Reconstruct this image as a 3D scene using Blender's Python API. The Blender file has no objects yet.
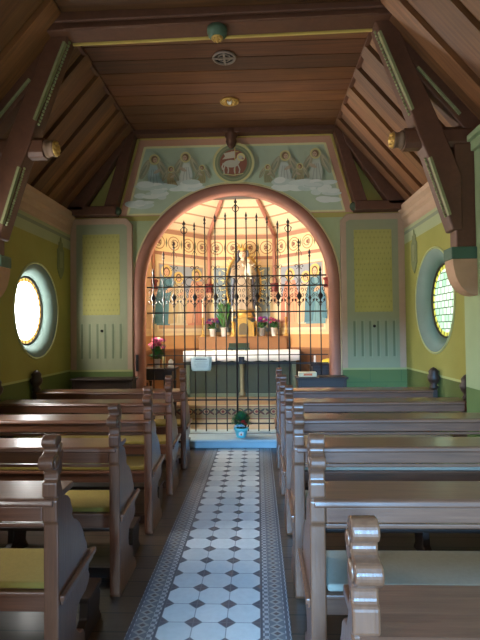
import bpy, math, random
from math import sin, cos, pi, sqrt, atan2, radians
from mathutils import Vector, Matrix
random.seed(7)
S = bpy.context.scene
COL = S.collection
XC = -0.29            # axis of the chapel
# ------------------------------------------------------------ camera model
YAW, PITCH, ROLL, FPX, EYE = 0.0373, 0.0225, 0.0109, 480.7, 1.49
def ray(u, v):
    a, b = u-240, v-320
    c, s = cos(ROLL), sin(ROLL)
    x, z = (a*c-b*s)/FPX, -(a*s+b*c)/FPX
    c, s = cos(PITCH), sin(PITCH); y, z = c-z*s, s+z*c
    c, s = cos(YAW), sin(YAW)
    return x*c-y*s, x*s+y*c, z
def at(u, v, Y):                       # a point of the photograph on a wall at distance Y -> (X, Z)
    r = ray(u, v); t = Y/r[1]
    return r[0]*t, EYE+r[2]*t
def S2L(c):
    return tuple(((x/255)/12.92 if x/255 <= .04045 else ((x/255+.055)/1.055)**2.4) for x in c)

# ------------------------------------------------------------ node helper
class N:
    def __init__(s, nt, sock): s.nt, s.s = nt, sock
    def _m(s, op, o=None, o2=None):
        n = s.nt.nodes.new('ShaderNodeMath'); n.operation = op
        s.nt.links.new(s.s, n.inputs[0])
        for k, q in ((1, o), (2, o2)):
            if q is None: continue
            if isinstance(q, N): s.nt.links.new(q.s, n.inputs[k])
            else: n.inputs[k].default_value = q
        return N(s.nt, n.outputs[0])
    def __add__(s, o): return s._m('ADD', o)
    def __sub__(s, o): return s._m('SUBTRACT', o)
    def __mul__(s, o): return s._m('MULTIPLY', o)
    def __truediv__(s, o): return s._m('DIVIDE', o)
    def __lt__(s, o): return s._m('LESS_THAN', o)
    def __gt__(s, o): return s._m('GREATER_THAN', o)
    def abs(s): return s._m('ABSOLUTE')
    def fract(s): return s._m('FRACT')
    def floor(s): return s._m('FLOOR')
    def sin(s): return s._m('SINE')
    def max(s, o): return s._m('MAXIMUM', o)
    def min(s, o): return s._m('MINIMUM', o)
    def mod(s, o): return s._m('FLOORED_MODULO', o)
class Mat:
    def __init__(s, name, rough=.6, spec=.5, coat=0, metal=0):
        m = bpy.data.materials.new(name); m.use_nodes = True
        s.m, s.nt = m, m.node_tree
        s.b = s.nt.nodes['Principled BSDF']
        s.b.inputs['Roughness'].default_value = rough
        s.b.inputs['Specular IOR Level'].default_value = spec
        s.b.inputs['Coat Weight'].default_value = coat
        s.b.inputs['Coat Roughness'].default_value = .18
        s.b.inputs['Metallic'].default_value = metal
        tc = s.nt.nodes.new('ShaderNodeTexCoord')
        s.co = tc.outputs['Object']
        sp = s.nt.nodes.new('ShaderNodeSeparateXYZ'); s.nt.links.new(s.co, sp.inputs[0])
        s.x, s.y, s.z = [N(s.nt, sp.outputs[k]) for k in range(3)]
    def noise(s, scale=5, stretch=(1, 1, 1), detail=4, rough=.55, dist=0):
        mp = s.nt.nodes.new('ShaderNodeMapping'); mp.inputs['Scale'].default_value = stretch
        s.nt.links.new(s.co, mp.inputs[0])
        n = s.nt.nodes.new('ShaderNodeTexNoise'); n.inputs['Scale'].default_value = scale
        n.inputs['Detail'].default_value = detail; n.inputs['Roughness'].default_value = rough
        n.inputs['Distortion'].default_value = dist
        s.nt.links.new(mp.outputs[0], n.inputs['Vector'])
        return N(s.nt, n.outputs['Fac'])
    def white(s, v):
        n = s.nt.nodes.new('ShaderNodeTexWhiteNoise'); n.noise_dimensions = '1D'
        s.nt.links.new(v.s, n.inputs['W']); return N(s.nt, n.outputs['Value'])
    def rgb(s, c):
        n = s.nt.nodes.new('ShaderNodeRGB'); n.outputs[0].default_value = (*c, 1); return N(s.nt, n.outputs[0])
    def mix(s, f, a, b, mode='MIX'):
        n = s.nt.nodes.new('ShaderNodeMix'); n.data_type = 'RGBA'; n.blend_type = mode
        if isinstance(f, N): s.nt.links.new(f.s, n.inputs[0])
        else: n.inputs[0].default_value = f
        for k, q in ((6, a), (7, b)):
            if isinstance(q, N): s.nt.links.new(q.s, n.inputs[k])
            else: n.inputs[k].default_value = (*q, 1)
        return N(s.nt, n.outputs[2])
    def attr(s):
        n = s.nt.nodes.new('ShaderNodeVertexColor'); n.layer_name = 'Col'; return N(s.nt, n.outputs['Color'])
    def grey(s, v):
        n = s.nt.nodes.new('ShaderNodeCombineColor')
        for k in range(3): s.nt.links.new(v.s, n.inputs[k])
        return N(s.nt, n.outputs[0])
    def color(s, c):
        if isinstance(c, N): s.nt.links.new(c.s, s.b.inputs['Base Color'])
        else: s.b.inputs['Base Color'].default_value = (*c, 1)
        return s
    def bump(s, h, strength=.3, dist=.01):
        n = s.nt.nodes.new('ShaderNodeBump'); n.inputs['Strength'].default_value = strength
        n.inputs['Distance'].default_value = dist
        s.nt.links.new(h.s, n.inputs['Height']); s.nt.links.new(n.outputs[0], s.b.inputs['Normal']); return s
    def emit(s, c, k):
        if isinstance(c, N): s.nt.links.new(c.s, s.b.inputs['Emission Color'])
        else: s.b.inputs['Emission Color'].default_value = (*c, 1)
        s.b.inputs['Emission Strength'].default_value = k; return s

def plain(name, rgb, rough=.6, var=.18, scale=9, metal=0, spec=.5, bump=.08, coat=0):
    M = Mat(name, rough, spec, coat, metal); c = S2L(rgb)
    n = M.noise(scale)
    lo = tuple(x*(1-var) for x in c); hi = tuple(min(1, x*(1+var)) for x in c)
    M.color(M.mix(n, lo, hi)); M.bump(M.noise(scale*9), bump, .004); return M.m
def wood(name, c1, c2, stretch, rough=.45, coat=0, tint=False, scale=5, spec=.5):
    M = Mat(name, rough, spec, coat)
    g = M.noise(scale, stretch, 6, .65, .4); big = M.noise(1.7, (1, 1, 1), 2)
    col = M.mix(g, S2L(c1), S2L(c2))
    col = M.mix(big*.5, col, tuple(x*.45 for x in S2L(c1)))
    if tint: col = M.mix(1.0, col, M.attr(), 'MULTIPLY')
    M.color(col); M.bump(g, .15, .006); return M.m

W_PEW_X = wood('pew_wood_long', (66, 38, 28), (142, 92, 66), (.8, 16, 16), .34, .55)
W_PEW_Z = wood('pew_wood_upright', (70, 38, 24), (134, 86, 58), (16, 16, 1), .36, .45)
W_DARK = wood('dark_oak', (40, 26, 20), (66, 44, 32), (1, 9, 9), .5)
W_CEIL = wood('ceiling_boards', (52, 30, 20), (178, 118, 66), (.5, 13, .5), .55, 0, True, 3.2)
W_TRUSS = wood('truss_timber', (80, 48, 34), (120, 78, 54), (3, 3, 3), .55)
W_GRAD = plain('gradine_wood', (150, 104, 64), .5, .15)
GOLD = plain('gilt', (200, 160, 84), .38, .15, 20, .5)
GILT_PAINT = plain('gilt_paint', (196, 172, 92), .45, .12)
GREEN_TRIM = plain('green_moulding_paint', (132, 134, 92), .6, .3, 30)
IRON = plain('wrought_iron', (34, 32, 34), .5, .2, 20, .3)
STONE_STEP = plain('grey_blue_stone', (150, 172, 180), .5, .12, 7)
WHITE_CLOTH = plain('white_linen', (232, 234, 232), .85, .05, 14)
PINK_MOULD = plain('pink_plaster', (180, 150, 124), .7, .1)
RED_MOULD = plain('brick_red_plaster', (166, 112, 92), .62, .15, 6)
CREAM = plain('cream_plaster', (216, 196, 150), .7, .1)
M_ = Mat('painted', .75); att = M_.attr()
M_.color(M_.mix(M_.noise(10)*.16, att, (.1, .1, .08))); M_.bump(M_.noise(60), .05, .003); PAINT = M_.m
M_ = Mat('painted_satin', .35); M_.color(M_.attr()); SATIN = M_.m

# walls
def wallmat():
    M = Mat('olive_wall_plaster', .8, .3)
    n = M.noise(1.6, (1, 1, 1), 5)
    base = M.mix(n, S2L((136, 136, 66)), S2L((164, 160, 88)))
    top = M.mix(n, S2L((150, 158, 120)), S2L((170, 176, 140)))
    c = M.mix((M.z > 2.60), base, top)
    c = M.mix((M.z > 2.72), c, S2L((130, 138, 116)))
    c = M.mix((M.z > 2.76), c, S2L((160, 164, 126)))
    dado = M.mix(n, S2L((82, 96, 50)), S2L((100, 114, 62)))
    c = M.mix((M.z < .985), c, dado)
    line = (M.z-.985).abs() < .012
    c = M.mix(line, c, S2L((168, 176, 120)))
    return M.color(c).bump(M.noise(30), .15, .006).m
WALL = wallmat()
def diaper():
    M = Mat('stencilled_gold_diaper', .7, .3)
    u = M.x/.052; v = M.z/.07
    row = v.floor(); off = (row.mod(2.0))*.5
    fu = ((u+off).fract()-.5).abs(); fv = (v.fract()-.5).abs()
    dot = (fu*1.6+fv) < .26
    ring = ((fu*1.3+fv)-.5).abs() < .05
    n = M.noise(2.5)
    c = M.mix(n, S2L((160, 152, 80)), S2L((184, 174, 102)))
    c = M.mix(dot*.55, c, S2L((122, 124, 70)))
    c = M.mix(ring*.35, c, S2L((150, 148, 90)))
    return M.color(c).bump(M.noise(30), .1, .004).m
DIAPER = diaper()
def tiles():
    M = Mat('aisle_tiles', .34, .5)
    P, Q = .1717, .1655
    tx = (M.x+.52)/P; ty = (M.y-2.476)/Q
    fx = ((tx+.5).fract()-.5).abs(); fy = ((ty+.5).fract()-.5).abs()
    dia = (fx+fy) < .27
    grout = ((fx < .016)+(fy < .016)+(((fx+fy)-.27).abs() < .02)).min(1.0)
    n = M.noise(30); cell = M.white((tx.floor()*7.3)+(ty.floor()*3.1))
    oc = M.mix(cell, S2L((168, 178, 180)), S2L((194, 200, 198)))
    c = M.mix(dia, oc, S2L((62, 66, 80)))
    c = M.mix(grout*.7, c, S2L((96, 100, 104)))
    # borders on both sides
    e = ((M.x-(-.2625)).abs()-.2575)          # 0 at the field's edge
    s = .021
    chk = (((e/s).floor()+(M.y/s).floor()).mod(2.0))
    b = M.mix(chk, S2L((80, 86, 94)), S2L((150, 156, 156)))
    band = (((e-.083)/.036).abs()+(((M.y/.055).fract()-.5).abs()*2.0)) < 1.0
    bb = M.mix(band, S2L((84, 90, 96)), S2L((134, 136, 132)))
    core = (((e-.083)/.018).abs()+(((M.y/.055).fract()-.5).abs()*4.0)) < 1.0
    bb = M.mix(core, bb, S2L((70, 54, 50)))
    inb = ((e-.083).abs() < .038)
    b = M.mix(inb, b, bb)
    ln = ((e-.006).abs() < .006)+((e-.134).abs() < .008)
    b = M.mix(ln.min(1.0), b, S2L((60, 64, 74)))
    c = M.mix(e > 0, c, b)
    c = M.mix(n*.25, c, S2L((90, 90, 88)))
    return M.color(c).bump(grout, -.2, .003).m
TILES = tiles()
def planks_floor():
    M = Mat('floor_planks', .42, .5, .15)
    b = (M.y/.16); idx = b.floor(); gap = ((b.fract()-.5).abs() > .47)
    g = M.noise(4, (1, 10, 1), 5, .6, .4)
    c = M.mix(g, S2L((52, 40, 32)), S2L((84, 64, 50)))
    c = M.mix(M.white(idx)*.5, c, S2L((40, 32, 26)))
    c = M.mix(gap, c, (.006, .005, .004))
    return M.color(c).bump(g, .15, .005).m
FLOORW = planks_floor()

# ------------------------------------------------------------ mesh builder
def frame_of(d):
    d = Vector(d).normalized()
    a = Vector((0, 0, 1)) if abs(d.z) < .9 else Vector((0, 1, 0))
    s = d.cross(a).normalized(); return s, s.cross(d).normalized()
class MB:
    def __init__(s): s.v, s.f, s.c = [], [], []; s.col = (1, 1, 1)
    def add(s, vs, fs, col=None):
        o = len(s.v); s.v += [tuple(p) for p in vs]; c = S2L(col) if col else s.col
        for f in fs: s.f.append([o+i for i in f]); s.c.append(c)
        return s
    def box(s, x0, x1, y0, y1, z0, z1, col=None):
        vs = [(x, y, z) for x in (x0, x1) for y in (y0, y1) for z in (z0, z1)]
        return s.add(vs, [(0, 1, 3, 2), (4, 6, 7, 5), (0, 4, 5, 1), (2, 3, 7, 6), (0, 2, 6, 4), (1, 5, 7, 3)], col)
    def beam(s, p, q, w, h, up=(0, 0, 1), col=None):
        p, q, up = Vector(p), Vector(q), Vector(up); d = (q-p).normalized()
        a = d.cross(up).normalized(); b = a.cross(d).normalized()
        vs = [c+a*i*w/2+b*j*h/2 for c in (p, q) for i in (-1, 1) for j in (-1, 1)]
        return s.add(vs, [(0, 1, 3, 2), (4, 6, 7, 5), (0, 4, 5, 1), (2, 3, 7, 6), (0, 2, 6, 4), (1, 5, 7, 3)], col)
    def prism(s, poly, axis, a0, a1, col=None):
        n = len(poly)
        def m(p, a): return {'x': (a, p[0], p[1]), 'y': (p[0], a, p[1]), 'z': (p[0], p[1], a)}[axis]
        vs = [m(p, a0) for p in poly]+[m(p, a1) for p in poly]
        fs = [list(range(n))[::-1], list(range(n, 2*n))]+[(i, (i+1) % n, n+(i+1) % n, n+i) for i in range(n)]
        return s.add(vs, fs, col)
    def tube(s, pts, r, n=8, closed=False, col=None, cap=True):
        pts = [Vector(p) for p in pts]; k = len(pts)
        rr = r if isinstance(r, (list, tuple)) else [r]*k
        vs, fs = [], []; prev = None
        for i, p in enumerate(pts):
            if closed: d = pts[(i+1) % k]-pts[i-1]
            else: d = pts[min(i+1, k-1)]-pts[max(i-1, 0)]
            if d.length < 1e-9: d = Vector((0, 0, 1))
            d.normalize()
            if prev is None: a, b = frame_of(d)
            else:
                a = prev-d*prev.dot(d)
                a = a.normalized() if a.length > 1e-6 else frame_of(d)[0]
                b = a.cross(d).normalized()
            prev = a
            for j in range(n):
                t = 2*pi*j/n; vs.append(p+(a*cos(t)+b*sin(t))*rr[i])
        for i in range(k if closed else k-1):
            for j in range(n):
                i2 = (i+1) % k; fs.append((i*n+j, i*n+(j+1) % n, i2*n+(j+1) % n, i2*n+j))
        if cap and not closed: fs += [tuple(range(n))[::-1], tuple((k-1)*n+j for j in range(n))]
        return s.add(vs, fs, col)
    def lathe(s, prof, o=(0, 0, 0), n=20, axis=(0, 0, 1), sx=1, sy=1, col=None, fold=None):
        ax = Vector(axis).normalized()
        if abs(ax.z) > .99: a, b = Vector((1, 0, 0)), Vector((0, 1, 0))
        else: a, b = frame_of(ax)
        o = Vector(o); vs = []; fs = []
        for i, (r, z) in enumerate(prof):
            for j in range(n):
                t = 2*pi*j/n; q = r*(1+(fold(t, i/(len(prof)-1)) if fold else 0))
                vs.append(o+ax*z+a*cos(t)*q*sx+b*sin(t)*q*sy)
        k = len(prof)
        for i in range(k-1):
            for j in range(n): fs.append((i*n+j, i*n+(j+1) % n, (i+1)*n+(j+1) % n, (i+1)*n+j))
        fs += [tuple(range(n))[::-1], tuple((k-1)*n+j for j in range(n))]
        return s.add(vs, fs, col)
    def ball(s, c, r, n=10, sx=1, sy=1, sz=1, col=None):
        m = max(4, n//2+1)
        return s.lathe([(max(1e-4, r*sin(pi*i/m)), -r*cos(pi*i/m)*sz) for i in range(m+1)], c, n, (0, 0, 1), sx, sy, col)
    def build(s, name, mat, parent=None, smooth=False, bevel=0, seg=2):
        o = Vector((0, 0, 0)); p = parent
        while p is not None: o += p.location; p = p.parent
        me = bpy.data.meshes.new(name)
        me.from_pydata([tuple(Vector(v)-o) for v in s.v], [], s.f)
        ca = me.color_attributes.new('Col', 'FLOAT_COLOR', 'CORNER')
        buf = []
        for f, c in zip(s.f, s.c): buf += [c[0], c[1], c[2], 1]*len(f)
        ca.data.foreach_set('color', buf)
        me.materials.append(mat)
        if smooth: me.polygons.foreach_set('use_smooth', [True]*len(me.polygons))
        me.update()
        import bmesh
        bm = bmesh.new(); bm.from_mesh(me); bmesh.ops.recalc_face_normals(bm, faces=bm.faces); bm.to_mesh(me); bm.free()
        ob = bpy.data.objects.new(name, me); COL.objects.link(ob)
        if parent is not None: ob.parent = parent
        if bevel:
            b = ob.modifiers.new('b', 'BEVEL'); b.width = bevel; b.segments = seg; b.limit_method = 'ANGLE'; b.angle_limit = .6
        return ob
def empty(name, loc):
    o = bpy.data.objects.new(name, None); COL.objects.link(o); o.location = loc; o.empty_display_size = .1; return o
def tag(o, label, cat, group=None):
    o['label'] = label; o['category'] = cat
    if group: o['group'] = group
    return o
def struct(o): o['kind'] = 'structure'; return o
def copy_tree(o, parent=None):
    c = o.copy(); COL.objects.link(c); c.parent = parent
    for ch in list(o.children): copy_tree(ch, c)
    return c

# ============================================================ SHELL
WL, WR, YB, YF, ZC = -2.51, 1.93, -2.2, 6.4, 4.15
HW = 1.33            # half width of the flat ceiling
# floor
f = MB().box(WL-.6, WR+.6, YB-.3, 6.6, -.12, 0)
struct(f.build('floor', FLOORW))
t = MB().box(-.665, .145, YB, 6.1, 0, .006)
struct(t.build('trim_1', TILES))
# side walls with round windows
WZ = 1.78; WIN = (-.9, 3.0, 5.35)
def holed(mb, X, y0, y1, z0, z1, cy, cz, r):
    n = 96; pts = []
    angs = sorted([2*pi*i/n for i in range(n)]+[atan2(z-cz, y-cy) % (2*pi) for y in (y0, y1) for z in (z0, z1)])
    for a in angs:
        dy, dz = cos(a), sin(a)
        ts = []
        if dy > 1e-9: ts.append((y1-cy)/dy)
        if dy < -1e-9: ts.append((y0-cy)/dy)
        if dz > 1e-9: ts.append((z1-cz)/dz)
        if dz < -1e-9: ts.append((z0-cz)/dz)
        t = min(ts); pts.append(((X, cy+dy*r, cz+dz*r), (X, cy+dy*t, cz+dz*t)))
    k = len(pts); vs = [p for a in pts for p in a]
    mb.add(vs, [(2*i, 2*i+1, (2*i+3) % (2*k), (2*i+2) % (2*k)) for i in range(k)])
ROUT, RGL, DEP = .565, .405, .14
reveal = plain('blue_green_reveal_paint', (118, 140, 132), .7, .12, 5)
lead = plain('lead_came', (48, 44, 30), .6)
def glass_mat(name, side, k):
    M = Mat(name, .2)
    # object coordinates: pane centred on its own origin
    y, z = M.y, M.z
    r = (y*y+z*z)._m('SQRT'); ang = y._m('ARCTAN2', z)
    seg = (ang/(2*pi)*28.0)
    sf = (seg.fract()-.5).abs()
    lobe = (sf < .36)
    brick_v = z/.078; row = brick_v.floor(); brick_u = y/.105+row.mod(2.0)*.5
    fu = (brick_u.fract()-.5).abs(); fv = (brick_v.fract()-.5).abs()
    ld = ((fu > .44)+(fv > .43)).min(1.0)
    rv = M.white(row*5.7+brick_u.floor()*3.3)
    if side > 0:
        inner = M.mix(rv, (.36, .72, .42), (.95, 1.0, .85)); inner = M.mix(M.noise(9)*.6, inner, (.25, .6, .3))
        inner = M.mix(ld, inner, (.03, .06, .03))
        bord = M.mix(lobe, (.04, .06, .01), (.5, .48, .06))
    else:
        bar = (((z+.12).abs() < .004)+((z-.1).abs() < .004)).min(1.0)
        inner = M.mix(bar*.92, (1, 1, .98), (.6, .62, .5))
        bord = M.mix(lobe, (.012, .006, .001), (.085, .05, .012))
    c = M.mix(r > (.335 if side < 0 else .352), inner, bord)
    M.color((.05, .05, .05)); M.emit(c, k); return M.m
def win(idx, side, cy, kk, gm):
    WZ, ROUT, RGL = (1.745, .53, .385) if side < 0 else (1.80, .565, .405)
    X = WL if side < 0 else WR; d = side
    w = empty('window_%d' % idx, (X+d*DEP, cy, WZ)); struct(w)
    n = 64; rv = MB(); vs = []
    for i in range(n):
        a = 2*pi*i/n
        vs.append((X, cy+cos(a)*ROUT, WZ+sin(a)*ROUT)); vs.append((X+d*DEP, cy+cos(a)*(RGL+.005), WZ+sin(a)*(RGL+.005)))
    rv.add(vs, [(2*i, 2*i+1, (2*i+3) % (2*n), (2*i+2) % (2*n)) for i in range(n)])
    ro = rv.build('reveal', reveal, w, True)
    so = ro.modifiers.new('s', 'SOLIDIFY'); so.thickness = .02; so.offset = 0
    g = MB(); g.add([(X+d*DEP, cy+cos(2*pi*i/n)*RGL, WZ+sin(2*pi*i/n)*RGL) for i in range(n)]+[(X+d*(DEP+.012), cy+cos(2*pi*i/n)*RGL, WZ+sin(2*pi*i/n)*RGL) for i in range(n)],
        [tuple(range(n)), tuple(range(n, 2*n))]+[(i, (i+1) % n, n+(i+1) % n, n+i) for i in range(n)])
    g.build('stained_glass', gm, w)
    fr = MB(); fr.tube([(X+d*(DEP-.008), cy+cos(2*pi*i/n)*RGL, WZ+sin(2*pi*i/n)*RGL) for i in range(n)], .012, 8, True)
    fr.build('frame', lead, w, True)
    rim = MB(); rim.tube([(X-d*.002, cy+cos(2*pi*i/n)*(ROUT+.012), WZ+sin(2*pi*i/n)*(ROUT+.012)) for i in range(n)], .012, 8, True)
    rim.build('painted_rim', plain('rim_paint', (176, 182, 128), .7), w, True)
    return w
gl = glass_mat('bright_leaded_glass', -1, 13.0); gr = glass_mat('green_leaded_glass', 1, 1.25)
glb = glass_mat('bright_leaded_glass_rear', -1, 34.0); grb = glass_mat('green_leaded_glass_rear', 1, 1.2)
idx = 1
for side, X, nm in ((-1, WL, 'wall_left'), (1, WR, 'wall_right')):
    mb = MB(); ys = [YB, 1.0, 4.1, YF]
    for k in range(3):
        holed(mb, X, ys[k], ys[k+1], 0, 3.2, WIN[k]+(.04 if side < 0 else 0), 1.745 if side < 0 else 1.80, .53 if side < 0 else .565)
    # outer leaf so the wall has depth
    o = mb.build(nm, WALL); struct(o)
    sh = MB().box(min(X+side*.17, X+side*.4), max(X+side*.17, X+side*.4), YB, YF, 0, 3.2)
    shell = sh.build('masonry', WALL, o)
    for k in (2, 1, 0):
        win(idx, side, WIN[k]+(.04 if side < 0 else 0), 0, (gl if side < 0 else gr) if k == 2 else (glb if side < 0 else grb)); idx += 1
# rear wall with the open entrance
DX0, DX1, DH = -.64, .72, 2.35
mb = MB(); mb.box(WL-.4, DX0, YB-.25, YB, 0, ZC+.1); mb.box(DX1, WR+.4, YB-.25, YB, 0, ZC+.1); mb.box(DX0, DX1, YB-.25, YB, DH, ZC+.1)
struct(mb.build('wall_back', WALL))
# chancel wall with the arch opening
ARO, ARI, AZ = 1.375, 1.25, 2.085
def roofz(h):
    h = abs(h); return ZC if h <= HW else ZC-(h-HW)*1.16
mb = MB(); xs = sorted(set([XC+ARI*1.02*cos(pi*i/48) for i in range(49)]+[WL-.05, XC-2.0, XC-HW, XC+HW, XC+1.8, WR+.05]))
for a, b in zip(xs, xs[1:]):
    def zb(x):
        h = abs(x-XC); R = ARI*1.02
        return AZ+sqrt(max(0, R*R-h*h)) if h < R+1e-6 else None
    mid = (a+b)/2; inside = abs(mid-XC) < ARI*1.02
    za, zb_ = (zb(a), zb(b)) if inside else (0, 0)
    ta, tb = roofz(a-XC)+.05, roofz(b-XC)+.05
    for Y in (YF, YF+.15): mb.add([(a, Y, za), (b, Y, zb_), (b, Y, tb), (a, Y, ta)], [(0, 1, 2, 3)])
    if inside: mb.add([(a, YF, za), (b, YF, zb_), (b, YF+.15, zb_), (a, YF+.15, za)], [(0, 1, 2, 3)])
def frontmat():
    M = Mat('green_chancel_plaster', .8, .3); n = M.noise(2)
    c = M.mix(n, S2L((162, 172, 126)), S2L((182, 190, 146)))
    c = M.mix(M.z < .985, c, S2L((96, 120, 66)))
    c = M.mix(M.z > 3.0, c, S2L((184, 172, 96)))
    return M.color(c).bump(M.noise(30), .12, .005).m
wf = struct(mb.build('wall_front', frontmat()))
# painted mural over the arch: thin paint layers on the wall
class Paint(MB):
    def __init__(s, fn): super().__init__(); s.fn = fn; s.k = 0
    def poly(s, pts, col, layer=None):
        if layer is None: s.k += 1; layer = s.k
        return s.add([s.fn(p[0], p[1], layer*.0004) for p in pts], [list(range(len(pts)))], col)
    def ell(s, c, a, b, col, rot=0, n=20, layer=None):
        pts = []
        for i in range(n):
            t = 2*pi*i/n; x, y = a*cos(t), b*sin(t)
            pts.append((c[0]+x*cos(rot)-y*sin(rot), c[1]+x*sin(rot)+y*cos(rot)))
        return s.poly(pts, col, layer)
    def strip(s, pts, w, col, closed=False):
        s.k += 1; n = len(pts); L, R = [], []
        for i, p in enumerate(pts):
            q = pts[(i+1) % n] if (closed or i < n-1) else p; o = pts[i-1] if (closed or i > 0) else p
            dx, dy = q[0]-o[0], q[1]-o[1]; l = math.hypot(dx, dy) or 1; nx, ny = -dy/l*w/2, dx/l*w/2
            L.append((p[0]+nx, p[1]+ny)); R.append((p[0]-nx, p[1]-ny))
        for i in range(n if closed else n-1):
            j = (i+1) % n; s.poly([L[i], L[j], R[j], R[i]], col, s.k)
        return s
    def rect(s, x0, x1, y0, y1, col): return s.poly([(x0, y0), (x1, y0), (x1, y1), (x0, y1)], col)
fw = lambda x, z, o: (x, YF-.002-o, z)
m = Paint(fw)
def arcp(r, a0, a1, n=48): return [(XC+r*cos(a0+(a1-a0)*i/n), AZ+r*sin(a0+(a1-a0)*i/n)) for i in range(n+1)]
H0, H1, ZT, ZB = 1.29, 1.575, 4.10, 3.02
def mural_poly(ins):
    # trapezoid minus the arch disc, as vertical columns
    return ins
def column_fill(P, inset, zt, zlow, r, col):
    P.k += 1; n = 60
    def half(z): return H0+(H1-H0)*(ZT-z)/(ZT-ZB)-inset
    hx = half(zlow)
    xs = [XC-hx+2*hx*i/n for i in range(n+1)]
    for a, b in zip(xs, xs[1:]):
        pts = []
        def top(x):
            h = abs(x-XC); zmax = zt
            if h > half(zt): zmax = ZT-(h+inset-H0)*(ZT-ZB)/(H1-H0)
            return max(zlow, min(zt, zmax))
        def bot(x):
            h = abs(x-XC); return max(zlow, AZ+sqrt(max(0, r*r-h*h)))
        P.poly([(a, bot(a)), (b, bot(b)), (b, max(top(b), bot(b))), (a, max(top(a), bot(a)))], col, P.k)
column_fill(m, 0.0, 4.10, 3.02, ARO, (206, 154, 124))
column_fill(m, 0.095, 3.995, 3.06, ARO, (232, 222, 164))
column_fill(m, 0.125, 3.965, 3.085, ARO+.035, (190, 202, 170))
# arc lines
m.strip(arcp(ARO+.012, .05, pi-.05), .03, (222, 210, 150))
m.rect(XC-H1-.03, XC-1.02, 2.985, 3.05, (186, 170, 92)) ; m.rect(XC+1.02, XC+H1+.02, 2.985, 3.05, (186, 170, 92))
A = lambda u, v: at(u, v, YF)
px = .0133
def cloud(cx, cy, n, w, h, seed):
    rnd = random.Random(seed)
    for i in range(n):
        x = cx+(rnd.random()-.5)*w; y = cy+(rnd.random()-.5)*h
        c = rnd.choice([(222, 228, 216), (234, 236, 224), (208, 218, 204)])
        m.ell(A(x, y), (5+rnd.random()*6)*px, (1.8+rnd.random()*2)*px, c, rnd.uniform(-.1, .1))
cloud(150, 192, 12, 26, 12, 1); cloud(178, 187, 9, 34, 5, 2); cloud(142, 205, 5, 18, 5, 5)
cloud(293, 185, 11, 36, 7, 3); cloud(322, 190, 11, 26, 9, 4); cloud(328, 200, 4, 14, 3, 8)
def angel(x, y, robe, flip, s=1.0):
    q = px*s
    c = A(x, y)
    for sd in (-1, 1):
        m.ell((c[0]+sd*9*q, c[1]+3*q), 3.6*q, 11*q, (176, 170, 138), sd*.45)
        m.ell((c[0]+sd*8*q, c[1]+5*q), 1.6*q, 8*q, (196, 186, 150), sd*.4)
        m.ell((c[0]+sd*10.5*q, c[1]+1*q), 1.1*q, 8*q, (154, 156, 128), sd*.5)
    m.poly([(c[0]-3*q, c[1]+7*q), (c[0]+3*q, c[1]+7*q), (c[0]+6*q, c[1]-4*q), (c[0]+(9+flip*4)*q, c[1]-15*q), (c[0]-(9-flip*4)*q, c[1]-15*q), (c[0]-6*q, c[1]-3*q)], robe)
    for t in (-4, 0, 4):
        m.strip([(c[0]+t*.4*q, c[1]+3*q), (c[0]+t*q, c[1]-13*q)], .8*q, tuple(int(v*.86) for v in robe))
    m.ell((c[0]+flip*4*q, c[1]+1*q), 4.5*q, 1.7*q, (196, 178, 150), flip*.5)
    h = (c[0]+flip*1*q, c[1]+13*q)
    m.ell(h, 5.4*q, 5.4*q, (222, 206, 140)); m.ell(h, 4.2*q, 4.2*q, (186, 180, 124))
    m.ell(h, 3.2*q, 3.5*q, (136, 104, 70)); m.ell((h[0]+flip*.8*q, h[1]-.7*q), 2.2*q, 2.7*q, (206, 172, 140))
    m.ell((h[0]+flip*1.4*q, h[1]-.2*q), .35*q, .3*q, (90, 66, 54)); m.ell((h[0]-flip*.2*q, h[1]-.2*q), .35*q, .3*q, (90, 66, 54))
    m.ell((h[0]+flip*.9*q, h[1]-1.9*q), .7*q, .22*q, (160, 96, 80))
angel(154, 173, (184, 204, 196), 1); angel(187, 171, (216, 218, 200), -1)
angel(171, 178, (182, 162, 116), 1, .6); angel(203, 176, (180, 168, 122), -1, .55)
angel(284, 170, (206, 212, 196), 1); angel(316, 168, (198, 204, 184), -1)
angel(267, 176, (164, 160, 120), 1, .55); angel(300, 176, (176, 166, 124), -1, .6)
cloud(160, 188, 5, 30, 5, 11); cloud(190, 185, 4, 24, 3, 12); cloud(288, 183, 5, 30, 4, 13); cloud(320, 186, 5, 22, 4, 14)
# medallion with the lamb
mc = (-.30, 3.712)
for r, c in ((.275, (218, 208, 146)), (.245, (132, 142, 104)), (.225, (152, 150, 112)), (.205, (120, 126, 94)), (.18, (148, 90, 68))):
    m.ell(mc, r, r, c, n=48)
lx, lz = mc
W = (196, 188, 166)
m.strip([(lx+.02, lz-.17), (lx+.02, lz+.21)], .014, (196, 168, 96)); m.strip([(lx-.03, lz+.15), (lx+.07, lz+.15)], .014, (196, 168, 96))
m.poly([(lx+.02, lz+.16), (lx-.13, lz+.13), (lx-.11, lz+.09), (lx-.15, lz+.05), (lx+.02, lz+.07)], (206, 192, 166))
m.ell((lx-.03, lz-.01), .1, .05, W); m.ell((lx+.055, lz+.025), .035, .045, W, -.3)
m.ell((lx+.10, lz+.075), .055, .055, (222, 206, 140)); m.ell((lx+.10, lz+.07), .038, .026, W, -.5); m.ell((lx+.125, lz+.055), .018, .012, (170, 130, 110), -.5)
for t, k in ((-.11, -.02), (-.085, .02), (.03, -.02), (.055, .03)): m.strip([(lx+t, lz-.02), (lx+t+k, lz-.09), (lx+t+k*.6, lz-.14)], .016, W)
m.strip([(lx-.13, lz), (lx-.15, lz-.05), (lx-.14, lz-.09)], .02, W)
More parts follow.
